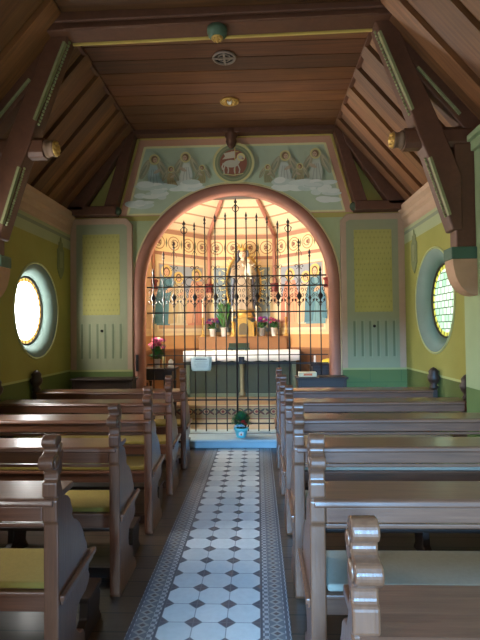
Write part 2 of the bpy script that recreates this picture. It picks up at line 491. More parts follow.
m.strip([(lx-.14, lz-.145), (lx, lz-.165), (lx+.13, lz-.145)], .012, (200, 190, 130))
m.build('mural', PAINT, wf)
# side panels of the chancel wall (shallow piers with chamfered inner corner)
for sd, xo, xi, nm in ((-1, WL, -1.668, 'trim_2'), (1, WR, 1.10, 'trim_3')):
    zt = 3.02; ch = .085
    poly = [(xo, 0), (xi, 0), (xi, zt-ch), (xi+sd*ch, zt), (xo, zt)]
    p = MB().prism(poly, 'y', 6.345, 6.4)
    po = struct(p.build(nm, PINK_MOULD, None, False, .008))
    q = Paint(lambda x, z, o: (x, 6.345-.002-o, z))
    L, R = sorted((xo-sd*.0, xi)); wd = R-L
    e = .07
    q.poly([(xi+sd*e, .985), (xi+sd*e, zt-ch-.03), (xi+sd*(ch+.03), zt-.085), (xo-sd*.085, zt-.085), (xo-sd*.085, .985)], (152, 154, 120))
    q.rect(L, R, 0, .985, (96, 114, 58)); q.rect(L, R, .965, .99, (170, 168, 110))
    if sd > 0:
        for z in (.2, .4, .6, .8): q.rect(L, R, z, z+.008, (78, 100, 52))
        for i, z in enumerate((.2, .4, .6, .8)): q.rect(L+.15+.2*(i % 2), L+.158+.2*(i % 2), z, z+.165, (78, 100, 52)); q.rect(L+.55+.2*(i % 2), L+.558+.2*(i % 2), z, z+.165, (78, 100, 52))
    for i in range(6):
        x = L+.16+i*(wd-.32)/5
        q.rect(x-.014, x+.014, 1.14, 1.60, (114, 124, 92)); q.rect(x+.02, x+.026, 1.12, 1.62, (164, 170, 132))
    q.build('painted_border', PAINT, po)
    g = MB(); g.prism([(L+.17, 1.72), (R-.17, 1.72), (R-.17, 2.80), (L+.17, 2.80)], 'y', 6.338, 6.342)
    g.build('stencilled_panel', DIAPER, po)
# cornices along the walls
k = 4
for sd, X in ((-1, WL), (1, WR)):
    prof = [(0, 2.80), (-.02, 2.82), (-.02, 2.90), (-.045, 2.93), (-.045, 2.98), (-.08, 3.02), (-.08, 3.08), (0, 3.08)]
    p = MB(); n = len(prof)
    for (y0, y1) in ((YB+.01, 6.33),):
        vs = [(X+sd*d, y, z) for y in (y0, y1) for d, z in prof]
        p.add(vs, [tuple(range(n))[::-1], tuple(range(n, 2*n))]+[(i, (i+1) % n, n+(i+1) % n, n+i) for i in range(n)])
    struct(p.build('trim_%d' % k, PINK_MOULD)); k += 1
# painted consecration plaques (flat relief) on walls
for sd, X, y, zz in ((-1, WL, 6.02, 2.42), (-1, WL, 4.50, 2.42), (1, WR, 5.95, 2.42)):
    q = MB(); w = .10
    pts = [(y-w, zz-.12), (y-w*.5, zz-.2), (y, zz-.25), (y+w*.5, zz-.2), (y+w, zz-.12), (y+w, zz+.12), (y+w*.6, zz+.15), (y+w*.55, zz+.22), (y+w*.25, zz+.22), (y, zz+.29), (y-w*.25, zz+.22), (y-w*.55, zz+.22), (y-w*.6, zz+.15), (y-w, zz+.12)]
    q.prism(pts, 'x', X-sd*.001, X-sd*.012, (118, 126, 84))
    q.prism([(y-w*.4, zz-.1), (y+w*.4, zz-.1), (y+w*.4, zz+.1), (y-w*.4, zz+.1)], 'x', X-sd*.012, X-sd*.018, (134, 140, 98))
    o = q.build('wall_plaque', PAINT)
    tag(o, {(-1, 6.02): 'faded grey-green pointed plaque on the left wall between round window and corner', (-1, 4.5): 'grey-green pointed plaque on the left wall, at the picture edge before the round window',
            (1, 5.95): 'faded grey-green pointed plaque on the right wall between corner and round window'}[(sd, y)], 'wall plaque', 'painted wall plaques')
# ceiling: flat part + slopes, individual boards with gaps
mb = MB(); rnd = random.Random(3)
y = YB
while y < YF:
    w = .235; tcol = rnd.uniform(.42, .95); mb.col = (tcol, tcol*rnd.uniform(.85, 1.08), tcol*rnd.uniform(.8, 1.15))
    y1 = min(y+w-.012, YF)
    mb.box(XC-HW, XC+HW, y, y1, ZC, ZC+.03); y += w
mb.col = (.25, .22, .2); mb.box(XC-HW, XC+HW, YB, YF+.1, ZC+.03, ZC+.1)
for sd in (-1, 1):
    y = YB
    kk = 0
    while y < YF:
        w = .19; tcol = rnd.uniform(.55, 1.15); mb.col = (tcol, tcol*rnd.uniform(.92, 1.03), tcol*rnd.uniform(.85, 1.02))
        y1 = min(y+w-.02, YF)
        h2 = 2.34
        a = (XC+sd*HW, ZC); b = (XC+sd*h2, ZC-(h2-HW)*1.16)
        o = .03 if kk % 2 else .0
        nx, nz = -sd*.757*o, -.653*o
        mb.prism([(a[0]+nx, a[1]+nz), (b[0]+nx, b[1]+nz), (b[0], b[1]+.06), (a[0], a[1]+.06)], 'y', y, y1); y += w; kk += 1
    mb.col = (.2, .17, .15)
    mb.prism([(XC+sd*HW, ZC+.04), (XC+sd*2.34, ZC-(2.34-HW)*1.16+.04), (XC+sd*2.34, ZC-(2.34-HW)*1.16+.14), (XC+sd*HW, ZC+.14)], 'y', YB, YF+.1)
struct(mb.build('ceiling', W_CEIL))
k = 6
for sd in (-1, 1):
    p = MB().box(XC+sd*HW-.018, XC+sd*HW+.018, 4.1, 6.3, ZC-.03, ZC+.005)
    struct(p.build('trim_%d' % k, W_TRUSS)); k += 1
# arch moulding
p = MB(); prof = [(ARO, 6.385), (ARO, 6.40), (ARI, 6.56), (ARI-.01, 6.50), (ARI, 6.40), (ARI+.03, 6.365), (ARI+.07, 6.355), (ARI+.11, 6.365)]
prof = [(ARI, 6.56), (ARI, 6.40), (ARI+.02, 6.37), (ARI+.06, 6.355), (ARI+.1, 6.36), (ARO, 6.385), (ARO, 6.43), (ARI+.04, 6.56)]
path = [(1, .0)]+[None]
rows = []
for z in (0.0, .9, 1.8): rows.append([(XC+r, y, z) for r, y in prof])
for i in range(0, 65): a = pi*i/64; rows.append([(XC+r*cos(a), y, AZ+r*sin(a)) for r, y in prof])
for z in (1.8, .9, 0.0): rows.append([(XC-r, y, z) for r, y in prof])
n = len(prof); vs = [q for r in rows for q in r]
p.add(vs, [(i*n+j, i*n+(j+1) % n, (i+1)*n+(j+1) % n, (i+1)*n+j) for i in range(len(rows)-1) for j in range(n)]+[tuple(range(n)), tuple((len(rows)-1)*n+j for j in range(n))])
struct(p.build('trim_8', RED_MOULD, None, True))
p = MB()
rr = [(XC+(ARO+.008)*cos(pi*i/64), 6.388, AZ+(ARO+.008)*sin(pi*i/64)) for i in range(65)]
p.tube([(XC+ARO+.008, 6.388, .1)]+rr+[(XC-ARO-.008, 6.388, .1)], .01, 6)
struct(p.build('trim_9', CREAM, None, True))

# ============================================================ APSE
ZA = .13
AP = [(-1.79, 6.55), (-1.79, 8.02), (-.91, 8.9), (.33, 8.9), (1.21, 8.02), (1.21, 6.55)]
mb = MB(); mb.box(-1.95, 1.4, 6.42, 9.1, ZA-.1, ZA)
fa = plain('apse_floor_stone', (150, 140, 120), .6)
o = struct(mb.build('floor_apse', fa)); o.name = 'floor.001'
def apw():
    M = Mat('apse_plaster', .8, .3); n = M.noise(2.2)
    c = M.mix(n, S2L((216, 188, 150)), S2L((230, 206, 170)))
    c = M.mix(M.z < 1.42, c, M.mix(n, S2L((190, 138, 88)), S2L((206, 154, 104))))
    c = M.mix(M.z < 1.16, c, S2L((132, 90, 58)))
    return M.color(c).bump(M.noise(25), .1, .005).m
mb = MB()
ZV = 3.29
pts = AP
inn = [(x, y) for x, y in pts]
cx, cy = -.29, 7.4
out = [(x+(.15 if x > cx else -.15)*(1 if y < 8.5 else .55), y+(0 if y < 7 else (.06 if y < 8.5 else .15))) for x, y in pts]
for i in range(5):
    a, b, A2, B2 = inn[i], inn[i+1], out[i], out[i+1]
    mb.add([(a[0], a[1], ZA-.05), (b[0], b[1], ZA-.05), (b[0], b[1], ZV), (a[0], a[1], ZV), (A2[0], A2[1], ZA-.05), (B2[0], B2[1], ZA-.05), (B2[0], B2[1], ZV), (A2[0], A2[1], ZV)],
           [(0, 1, 2, 3), (4, 7, 6, 5), (3, 2, 6, 7), (0, 4, 5, 1)])
wa = struct(mb.build('wall_apse', apw()))
# vault
def vm():
    M = Mat('vault_paint', .8, .3)
    b = (M.z/.135); ln = ((b.fract()-.5).abs() > .43)
    c = M.mix(M.noise(3), S2L((222, 204, 168)), S2L((236, 220, 186)))
    c = M.mix(ln*.8, c, S2L((176, 128, 92)))
    return M.color(c).bump(M.noise(20), .1, .004).m
mb = MB(); APX = (-.29, 7.4, 4.12); steps = 8
def vpt(p, t): # slightly curved vault
    z = ZV+(APX[2]-ZV)*(sin(t*pi/2)*.35+t*.65)
    return (p[0]+(APX[0]-p[0])*t, p[1]+(APX[1]-p[1])*t, z)
for i in range(5):
    for s in range(steps):
        t0, t1 = s/steps, (s+1)/steps
        mb.add([vpt(inn[i], t0), vpt(inn[i+1], t0), vpt(inn[i+1], t1), vpt(inn[i], t1)], [(0, 1, 2, 3)])
mb.add([vpt(inn[0], s/steps) for s in range(steps+1)]+[vpt(inn[5], s/steps) for s in range(steps, -1, -1)], [tuple(range(2*steps+2))])
o = struct(mb.build('ceiling_apse', vm())); o.name = 'ceiling.001'
# paintings on the facets
def facet(i):
    a, b = Vector((*inn[i], 0)), Vector((*inn[i+1], 0)); d = (b-a); L = d.length; d.normalize()
    nrm = Vector((d.y, -d.x, 0))
    if (Vector((cx, cy, 0))-a).dot(nrm) < 0: nrm = -nrm
    return a, d, nrm, L
def FP(i):
    a, d, nrm, L = facet(i)
    P = Paint(lambda u, z, o: tuple(a+d*u+nrm*(.003+o)+Vector((0, 0, z)))); P.L = L; return P
def fhit(i, u, v):
    a, d, nrm, L = facet(i); r = Vector(ray(u, v)); o = Vector((0, 0, EYE))
    t = (a-o).dot(nrm)/r.dot(nrm); q = o+r*t
    return ((q-a).dot(d), q.z)
def frieze(P):
    P.rect(0, P.L, 2.83, 3.23, (236, 214, 164)); P.rect(0, P.L, 2.81, 2.87, (176, 124, 102)); P.rect(0, P.L, 3.19, 3.27, (182, 134, 110))
    n = max(2, round(P.L/.31))
    for k in range(n):
        u = (k+.5)*P.L/n; z = 3.03
        if k == n//2 and P.L > 1.2 and False: pass
        P.ell((u, z), .125, .125, (176, 128, 92)); P.ell((u, z), .108, .108, (232, 210, 164))
        for q in range(2):
            s_ = 1 if (k+q) % 2 else -1
            P.strip([(u+s_*(.012+.0085*t)*cos(t*.75+q*pi), z+(.012+.0085*t)*sin(t*.75+q*pi)) for t in range(10)], .014, (132, 100, 72))
        P.ell((u, z), .03, .03, (150, 96, 76)); 
        P.poly([(u+P.L/n/2-.02, z), (u+P.L/n/2, z+.09), (u+P.L/n/2+.02, z), (u+P.L/n/2, z-.09)], (120, 118, 88))
def figure(P, u, z0, h, robe, mantle, halo=True):
    w = h*.19; col = tuple(int(v*.86) for v in robe)
    P.poly([(u-w*.55, z0+h*.78), (u+w*.55, z0+h*.78), (u+w*1.05, z0+h*.4), (u+w*1.1, z0), (u-w*1.1, z0), (u-w*1.0, z0+h*.4)], robe)
    P.poly([(u-w*.6, z0+h*.8), (u-w*.1, z0+h*.8), (u+w*.1, z0+h*.5), (u-w*.3, z0+h*.05), (u-w*1.3, z0+h*.02), (u-w*1.15, z0+h*.45)], mantle)
    P.poly([(u+w*.6, z0+h*.8), (u+w*.2, z0+h*.8), (u+w*.7, z0+h*.4), (u+w*.75, z0+h*.1), (u+w*1.3, z0+h*.08), (u+w*1.15, z0+h*.45)], mantle)
    for t in (-.35, 0, .35): P.strip([(u+t*w*.5, z0+h*.7), (u+t*w*1.5, z0+h*.04)], w*.1, col)
    P.ell((u+w*.3, z0+h*.6), w*.5, w*.18, (214, 170, 134), .5)
    if halo: P.ell((u, z0+h*.91), h*.115, h*.115, (222, 190, 112))
    P.ell((u, z0+h*.905), h*.065, h*.08, (112, 80, 56)); P.ell((u, z0+h*.895), h*.045, h*.062, (220, 176, 140))
    for sx in (-1, 1): P.ell((u+sx*h*.018, z0+h*.905), h*.008, h*.006, (80, 56, 44), n=8)
    P.strip([(u, z0+h*.9), (u, z0+h*.88)], h*.008, (180, 130, 100))
    P.ell((u, z0+h*.862), h*.016, h*.006, (160, 84, 70), n=8)
for i in range(5):
    P = FP(i); frieze(P)
    P.rect(0, P.L, 1.42, 1.46, (236, 210, 160)); P.rect(0, P.L, 1.16, 1.19, (150, 96, 60))
    if i in (1, 3):
        P.rect(.1, P.L-.1, 1.5, 2.70, (236, 216, 178)); P.rect(.14, P.L-.14, 1.54, 2.66, (196, 156, 128)); P.rect(.16, P.L-.16, 1.56, 2.64, (214, 186, 154))
        P.rect(.16, P.L-.16, 2.05, 2.64, (150, 156, 168)); P.rect(.16, P.L-.16, 1.56, 1.72, (208, 160, 118))
    if i == 2:
        P.rect(.06, P.L-.06, 1.45, 2.70, (222, 196, 146)); P.rect(.1, P.L-.1, 1.47, 2.66, (132, 148, 158))
        for a_ in range(9):
            for b_ in range(8): P.ell((.16+a_*.115+(b_ % 2)*.05, 1.58+b_*.14), .022, .04, (196, 188, 150), n=8)
    if i == 1:
        for (u_, rb, mt, h) in ((166, (92, 136, 150), (70, 118, 132), 1.02), (178, (212, 196, 160), (196, 170, 126), .92), (196, (212, 138, 112), (220, 168, 132), 1.0)):
            uu = fhit(1, u_, 300)[0]; figure(P, min(max(uu, .3), P.L-.3), 1.60, h, rb, mt)
    if i == 3:
        for (u_, rb, mt, h) in ((291, (214, 158, 122), (196, 130, 104), .98), (307, (206, 196, 168), (214, 180, 140), .9), (322, (110, 150, 160), (78, 122, 138), 1.0)):
            uu = fhit(3, u_, 300)[0]; figure(P, min(max(uu, .3), P.L-.3), 1.60, h, rb, mt)
    if i in (0, 4):
        u0 = .75
        P.rect(u0, 1.4, 1.5, 2.7, (236, 206, 158)); P.rect(u0+.04, 1.36, 1.54, 2.66, (218, 180, 140))
    P.build('facet_painting', PAINT, wa)
# windows in the two straight apse walls
apg = Mat('warm_apse_glass', .3); nn = apg.noise(8); apg.color((.1, .1, .1)).emit(apg.mix(nn, (1, .90, .76), (1, .95, .86)), 80.0)
for q, (X, sd) in enumerate(((-1.79, -1), (1.21, 1))):
    w = struct(empty('window_%d' % (7+q), (X, 6.95, 2.3)))
    def lan(hw, z0, z1, n=12): return [(6.95-hw, z0), (6.95+hw, z0)]+[(6.95+hw*cos(pi*i/n), z1+hw*sin(pi*i/n)) for i in range(n+1)]
    MB().prism(lan(.21, 1.7, 2.55), 'x', X-sd*.006, X-sd*.012).build('stained_glass', apg.m, w)
    pth = [(X-sd*.012, a, b) for a, b in lan(.22, 1.69, 2.55)]
    MB().tube(pth, .018, 8, True).build('frame', lead, w, True)
# vault ribs + shafts + consoles
rib_col = plain('rose_rib_paint', (178, 120, 100), .6)
redcap = plain('dark_red_capital', (120, 34, 26), .5)
names = {1: 'rose wall shaft and vault rib at the left end of the apse, beside the arch', 2: 'rose wall shaft and vault rib just left of the statue',
         3: 'rose wall shaft and vault rib just right of the statue', 4: 'rose wall shaft and vault rib at the right end of the apse, beside the arch'}
for i in (1, 2, 3, 4):
    p = Vector((*inn[i], 0)); d = (Vector((cx, cy, 0))-p).normalized(); c = p+d*.045
    e = tag(empty('vault_rib', (c.x, c.y, 2.0)), names[i], 'vault rib', 'vault ribs of the apse')
    MB().tube([(c.x, c.y, 2.32), (c.x, c.y, 2.8), (c.x, c.y, 3.27)], .032, 10).build('shaft', rib_col, e, True)
    r = MB(); r.tube([tuple(Vector(vpt((c.x, c.y), t/8))-Vector((0, 0, .03))) for t in range(0, 9)], .035, 10); r.build('rib', rib_col, e, True)
    MB().lathe([(.075, 0), (.075, .02), (.06, .03), (.06, .11), (.08, .13), (.08, .16)], (c.x, c.y, 2.20), 8).build('capital', redcap, e)
    MB().lathe([(.004, -.22), (.02, -.18), (.035, -.12), (.062, -.07), (.07, -.03), (.055, 0)], (c.x, c.y, 2.20), 12).build('console', plain('console_paint', (196, 150, 118), .6), e, True)

# ------------------------------------------------------------ steps
st = MB().box(XC-1.56, XC+1.56, 6.1, 6.42, 0, .06)
st = MB(); st.prism([(6.14, 0), (6.14, .09), (6.06, .09), (6.045, .105), (6.06, .125), (6.42, .125), (6.42, 0)], 'x', -1.02, .40)
s1 = st.build('stone_step', STONE_STEP, None, False, .006); tag(s1, 'blue-grey stone step in front of the iron gate at the end of the tiled aisle', 'step')
s2 = MB(); s2.box(XC-1.24, XC+1.24, 6.42, 6.66, 0.0, ZA+.002); tag(s2.build('gate_sill', STONE_STEP, None, False, .004), 'grey stone sill across the arch under the iron gate', 'sill')
# altar platform with painted riser
pf = tag(empty('altar_platform', (XC, 7.9, ZA)), 'low platform carrying the altar, with scroll-painted riser', 'platform')
MB().box(XC-1.15, XC+1.15, 7.32, 8.86, ZA, .36).build('platform_block', plain('platform_wood', (122, 100, 72), .6), pf)
P = Paint(lambda x, z, o: (x, 7.318-o, z))
P.rect(XC-1.15, XC+1.15, ZA, .365, (196, 178, 136)); P.rect(XC-1.15, XC+1.15, ZA+.02, ZA+.035, (130, 70, 54)); P.rect(XC-1.15, XC+1.15, .33, .345, (130, 70, 54))
P.rect(XC-1.15, XC+1.15, ZA+.04, .325, (150, 134, 100))
for k in range(9):
    u = XC-1.02+k*.255; z = .267
    P.ell((u, z), .06, .05, (64, 62, 58)); P.ell((u, z), .042, .034, (168, 140, 104)); P.ell((u, z), .024, .02, (120, 50, 44))
    for s_ in (-1, 1): P.ell((u+s_*.085, z+.018), .045, .016, (64, 66, 60), s_*.6, 12); P.ell((u+s_*.085, z-.02), .045, .014, (92, 52, 44), -s_*.6, 12)
P.build('painted_riser', PAINT, pf)

# ============================================================ ALTAR
al = tag(empty('altar', (XC, 8.45, .36)), 'altar with dark green front panel and pale centre pillar behind the gate', 'altar')
gdark = plain('dark_green_panel', (46, 56, 44), .6, .2)
MB().box(XC-.93, XC+.91, 8.25, 8.86, .36, 1.10).build('body', gdark, al)
b = MB()
for x in (XC-.93, XC+.89): b.box(x-.02, x+.04, 8.22, 8.25, .36, 1.0)
b.box(XC-.95, XC+.93, 8.22, 8.25, .36, .42); b.build('side_moulding', plain('grey_green_moulding', (92, 104, 84), .6), al, False, .005)
MB().lathe([(.06, 0), (.06, .05), (.04, .08), (.036, .5), (.05, .55), (.06, .62)], (XC+.01, 8.235, .37), 12).build('centre_pillar', plain('pale_pillar', (104, 104, 82), .6), al, True)
MB().box(XC-.98, XC+.96, 8.18, 8.86, 1.10, 1.145).build('table_top', plain('altar_stone', (150, 150, 140), .6), al, False, .006)
cl = MB(); nx = 120
xs = [XC-.99+1.98*i/nx for i in range(nx+1)]
rows = []
for (y, z, s_) in ((8.76, 1.151, 0), (8.175, 1.153, 0), (8.165, 1.14, 0), (8.162, 1.05, .3), (8.16, .985, 1)):
    rows.append([(x, y-.006*s_*sin(x*40), z-(.016*abs(sin(x*14)) if s_ == 1 else 0)) for x in xs])
n = nx+1; cl.add([q for r in rows for q in r], [(i*n+j, i*n+j+1, (i+1)*n+j+1, (i+1)*n+j) for i in range(4) for j in range(nx)])
o = cl.build('altar_cloth', WHITE_CLOTH, None, True); so = o.modifiers.new('s', 'SOLIDIFY'); so.thickness = .006
tag(o, 'white linen cloth with scalloped lace hem covering the altar', 'altar cloth')
gd = MB(); gd.box(XC-.77, XC+.80, 8.58, 8.83, 1.156, 1.365); gd.box(XC-.79, XC+.82, 8.56, 8.83, 1.365, 1.39)
tag(gd.build('altar_shelf', W_GRAD, None, False, .006), 'orange-brown wooden shelf at the back of the altar carrying flowers and candlesticks', 'shelf')
ZG = 1.39
# missal stand
e = tag(empty('missal_stand', (at(239, 350, 8.3)[0], 8.33, 1.156)), 'dark green folding book stand in the middle of the white altar cloth', 'book stand')
mx = e.location.x; dk = plain('dark_green_stand', (28, 52, 46), .5)
MB().beam((mx, 8.27, 1.185), (mx, 8.40, 1.27), .36, .02).build('book_rest', dk, e, False, .004)
for s_ in (-1, 1): MB().prism([(8.25, 1.156), (8.45, 1.156), (8.42, 1.275), (8.30, 1.18)], 'x', mx+s_*.12-.012, mx+s_*.12+.012).build('leg', dk, e)
MB().box(mx-.19, mx+.19, 8.235, 8.262, 1.165, 1.20).build('ledge', dk, e, False, .004)
# tabernacle
tx = XC+.03
e = tag(empty('tabernacle', (tx, 8.70, ZG)), 'golden arched tabernacle under the statue on the altar shelf', 'tabernacle')
b = MB(); b.prism([(tx-.16, ZG), (tx+.16, ZG), (tx+.16, ZG+.2)]+[(tx+.16*cos(pi*i/16), ZG+.2+.13*sin(pi*i/16)) for i in range(1, 16)]+[(tx-.16, ZG+.2)], 'y', 8.60, 8.82)
b.build('casing', GOLD, e, False, .006)
b = MB(); b.prism([(tx-.085, ZG+.03), (tx+.085, ZG+.03), (tx+.085, ZG+.15)]+[(tx+.085*cos(pi*i/12), ZG+.15+.09*sin(pi*i/12)) for i in range(1, 12)]+[(tx-.085, ZG+.15)], 'y', 8.585, 8.602)
b.build('door', plain('tabernacle_door', (120, 104, 76), .4, .2, 30, .4), e, False, .003)
for s_ in (-1, 1): MB().lathe([(.03, 0), (.03, .02), (.016, .03), (.014, .2), (.024, .22), (.024, .25)], (tx+s_*.175, 8.585, ZG), 10).build('column', GOLD, e, True)
b = MB(); b.lathe([(.2, 0), (.2, .02), (.15, .04), (.13, .1), (.17, .12), (.17, .14)], (tx, 8.71, ZG+.33), 20, sy=.55); b.build('pedestal', GOLD, e, True)
# statue of mother and child
zs = ZG+.472
e = tag(empty('madonna_statue', (tx, 8.70, zs)), 'painted statue of a crowned mother holding a child, ringed by golden rays', 'statue')
sk = plain('painted_flesh', (232, 196, 170), .5, .05)
b = MB(); prof = [(.135, 0), (.145, .03), (.13, .15), (.118, .35), (.11, .5), (.118, .6), (.112, .68), (.085, .76), (.05, .80), (.035, .83)]
b.lathe(prof, (tx, 8.71, zs), 36, sy=.72, fold=lambda t, k: .09*(1-k)*sin(t*9)+.03*sin(t*5+k*5))
b.build('robe', plain('cream_robe', (166, 146, 122), .6, .15), e, True)
b = MB(); n = 28; rows = []
for i, (r, z) in enumerate([(.165, .02), (.158, .15), (.15, .35), (.142, .5), (.14, .62), (.125, .70), (.095, .77), (.075, .83), (.082, .90), (.075, .96), (.04, 1.0), (.004, 1.01)]):
    row = []
    op = 1.15 if z < .8 else .95
    for j in range(n+1):
        t = -pi/2+op+(2*pi-2*op)*j/n
        q = r*(1+.07*sin(t*8)*(1-z)); row.append((tx+q*cos(t), 8.71+q*.78*sin(t), zs+z))
    rows.append(row)
n += 1; b.add([q for r in rows for q in r], [(i*n+j, i*n+j+1, (i+1)*n+j+1, (i+1)*n+j) for i in range(len(rows)-1) for j in range(n-1)])
o = b.build('mantle', plain('grey_lilac_mantle', (104, 108, 128), .6, .2), e, True); so = o.modifiers.new('s', 'SOLIDIFY'); so.thickness = .012
def face(b, c, r, turn=0):
    b.ball(c, r, 16, .82, .9, 1.12)
    cxx, cyy, cz = c; f_ = -1
    b.lathe([(.001, 0), (r*.13, r*.06), (r*.16, r*.3), (r*.06, r*.5), (.001, r*.55)], (cxx, cyy-r*.86, cz-r*.2), 8)
b = MB(); hc = (tx-.005, 8.685, zs+.90); face(b, hc, .058); b.lathe([(.03, 0), (.025, .06)], (tx, 8.70, zs+.80), 10)
hd = b.build('head', sk, e, True)
for s_ in (-1, 1): MB().ball((hc[0]+s_*.02, hc[1]-.046, hc[2]+.008), .0075, 8, col=(60, 44, 40)).build('eye', SATIN, hd, True)
b = MB()
b.ball((hc[0], hc[1]-.048, hc[2]-.03), .009, 8, 1.4, .5, .5, (176, 80, 70)); b.build('mouth', SATIN, hd, True)
b = MB(); b.lathe([(.05, 0), (.055, .03), (.06, .035)], (tx, 8.70, zs+.965), 12)
for i in range(8):
    a = 2*pi*i/8; b.tube([(tx+.055*cos(a), 8.70+.055*sin(a), zs+1.0), (tx+.062*cos(a), 8.70+.062*sin(a), zs+1.04), (tx+.06*cos(a), 8.70+.06*sin(a), zs+1.07)], [.012, .008, .002], 6)
b.build('crown', GOLD, e)
for s_ in (-1, 1):
    b = MB(); sh = (tx+s_*.105, 8.69, zs+.70); el = (tx+s_*.14, 8.62, zs+.55); hn = (tx+.02+s_*.055, 8.585, zs+.56+(.02 if s_ > 0 else -.03))
    b.tube([sh, ((sh[0]+el[0])/2, (sh[1]+el[1])/2, (sh[2]+el[2])/2), el, ((el[0]+hn[0])/2, (el[1]+hn[1])/2, (el[2]+hn[2])/2), hn], [.04, .04, .04, .034, .026], 12)
    ao = b.build('sleeve', bpy.data.materials['cream_robe'], e, True)
    h = MB(); h.ball(hn, .02, 10, 1.3, .7, 1)
    for f_ in range(4): h.tube([(hn[0]-s_*.01, hn[1]-.01, hn[2]+.012-f_*.009), (hn[0]-s_*.03, hn[1]-.016, hn[2]+.013-f_*.009), (hn[0]-s_*.044, hn[1]-.01, hn[2]+.011-f_*.009)], [.006, .0055, .004], 6)
    h.tube([(hn[0], hn[1]-.01, hn[2]+.015), (hn[0]-s_*.012, hn[1]-.018, hn[2]+.032)], [.007, .005], 6)
    h.build('hand', sk, ao, True)
chx = tx+.075
c = MB(); c.lathe([(.05, 0), (.055, .05), (.046, .14), (.04, .18), (.018, .2)], (chx, 8.60, zs+.55), 16, sy=.8, fold=lambda t, k: .05*sin(t*7)*(1-k))
for s_ in (-1, 1): c.tube([(chx+s_*.035, 8.59, zs+.72), (chx+s_*.065, 8.565, zs+.70), (chx+s_*.08, 8.54, zs+.735)], [.016, .014, .01], 8)
for s_ in (-1, 1): c.tube([(chx+s_*.022, 8.58, zs+.57), (chx+s_*.03, 8.545, zs+.55), (chx+s_*.03, 8.54, zs+.49)], [.022, .018, .012], 8)
co = c.build('child', plain('white_child_tunic', (226, 216, 200), .6), e, True)
c = MB(); face(c, (chx, 8.59, zs+.785), .04); c.build('child_head', sk, co, True)
c = MB(); c.lathe([(.033, 0), (.04, .02), (.036, .025)], (chx, 8.59, zs+.815), 10); c.build('child_crown', GOLD, co)
# rays
ez = zs+.42; raym = plain('pale_gilt_rays', (246, 226, 150), .5, .1)
for i in range(44):
    a = 2*pi*i/44; rx, rz = .235, .50; R = 1.34 if i % 2 else 1.22
    p0 = Vector((tx+rx*cos(a), 8.80, ez+rz*sin(a))); p1 = Vector((tx+rx*R*cos(a), 8.80, ez+rz*(1+(R-1)*.55)*sin(a)))
    MB().beam(p0, p1, .012, .022, (0, 1, 0)).build('ray', raym, e)
ring = MB(); ring.tube([(tx+.235*cos(2*pi*i/48), 8.80, ez+.50*sin(2*pi*i/48)) for i in range(48)], .016, 8, True)
ro = ring.build('ray_ring', GOLD, e, True)
# support from the shelf wall: rod to the pedestal
MB().tube([(tx, 8.80, ez-.50), (tx, 8.78, zs-.06)], .015, 8).build('ray_stem', GOLD, e)

e.scale = (1.35, 1.2, 1.12)
# candlesticks and flowers on the altar shelf
def candlestick(x, y, z, h, label, ch=.28, group=None):
    e = tag(empty('candlestick', (x, y, z)), label, 'candlestick', group)
    MB().lathe([(.055, 0), (.055, .012), (.03, .03), (.014, .06), (.022, .09), (.012, .12), (.012, h*.6), (.024, h*.66), (.012, h*.72), (.012, h-.03), (.035, h-.01), (.035, h)], (x, y, z), 16).build('stick', GOLD, e, True)
    MB().lathe([(.013, 0), (.013, ch), (.004, ch+.004)], (x, y, z+h), 12).build('candle', plain('wax', (240, 232, 208), .5, .03), e, True)
    MB().tube([(x, y, z+h+ch), (x, y, z+h+ch+.015)], .002, 5).build('wick', lead, e)
LEAF = plain('leaf_green', (52, 96, 44), .55, .35, 30)
LEAFD = plain('leaf_dark_green', (36, 78, 40), .55, .35, 30)
def petal_flower(b, c, r, col, seed):
    rnd = random.Random(seed)
    for ring_, (n, tilt) in enumerate(((5, .25), (7, .75), (8, 1.2))):
        for k in range(n):
            a = 2*pi*k/n+ring_*.5+rnd.random()*.3
            d = Vector((cos(a)*sin(tilt), sin(a)*sin(tilt)-.25, cos(tilt))).normalized(); s_ = d.cross(Vector((0, 0, 1))).normalized()
            q = Vector(c); k2 = rnd.uniform(.75, 1.12); cc = tuple(min(255, int(v*k2)) for v in col)
            b.add([q, q+d*r*.6+s_*r*.38, q+d*r, q+d*r*.6-s_*r*.38], [(0, 1, 2, 3)], cc)
def foliage(b, c, rx, rz, n, L, rnd, upright=False):
    for _ in range(n):
        a = rnd.uniform(0, 2*pi); el = rnd.uniform(.1, 1.4) if not upright else rnd.uniform(1.1, 1.5)
        d = Vector((cos(a)*cos(el), sin(a)*cos(el), sin(el))); q = Vector(c)+Vector((cos(a)*rx*rnd.random(), sin(a)*rx*rnd.random(), rz*rnd.random()))
        s_ = d.cross(Vector((0, 0, 1))).normalized(); l = L*rnd.uniform(.6, 1.1); w = l*(.28 if not upright else .1)
        up = Vector((0, 0, l*.12))
        b.add([q, q+d*l*.5+s_*w+up, q+d*l-up, q+d*l*.5-s_*w+up], [(0, 1, 2), (0, 2, 3)], (rnd.randint(40, 90), rnd.randint(90, 135), rnd.randint(36, 70)))
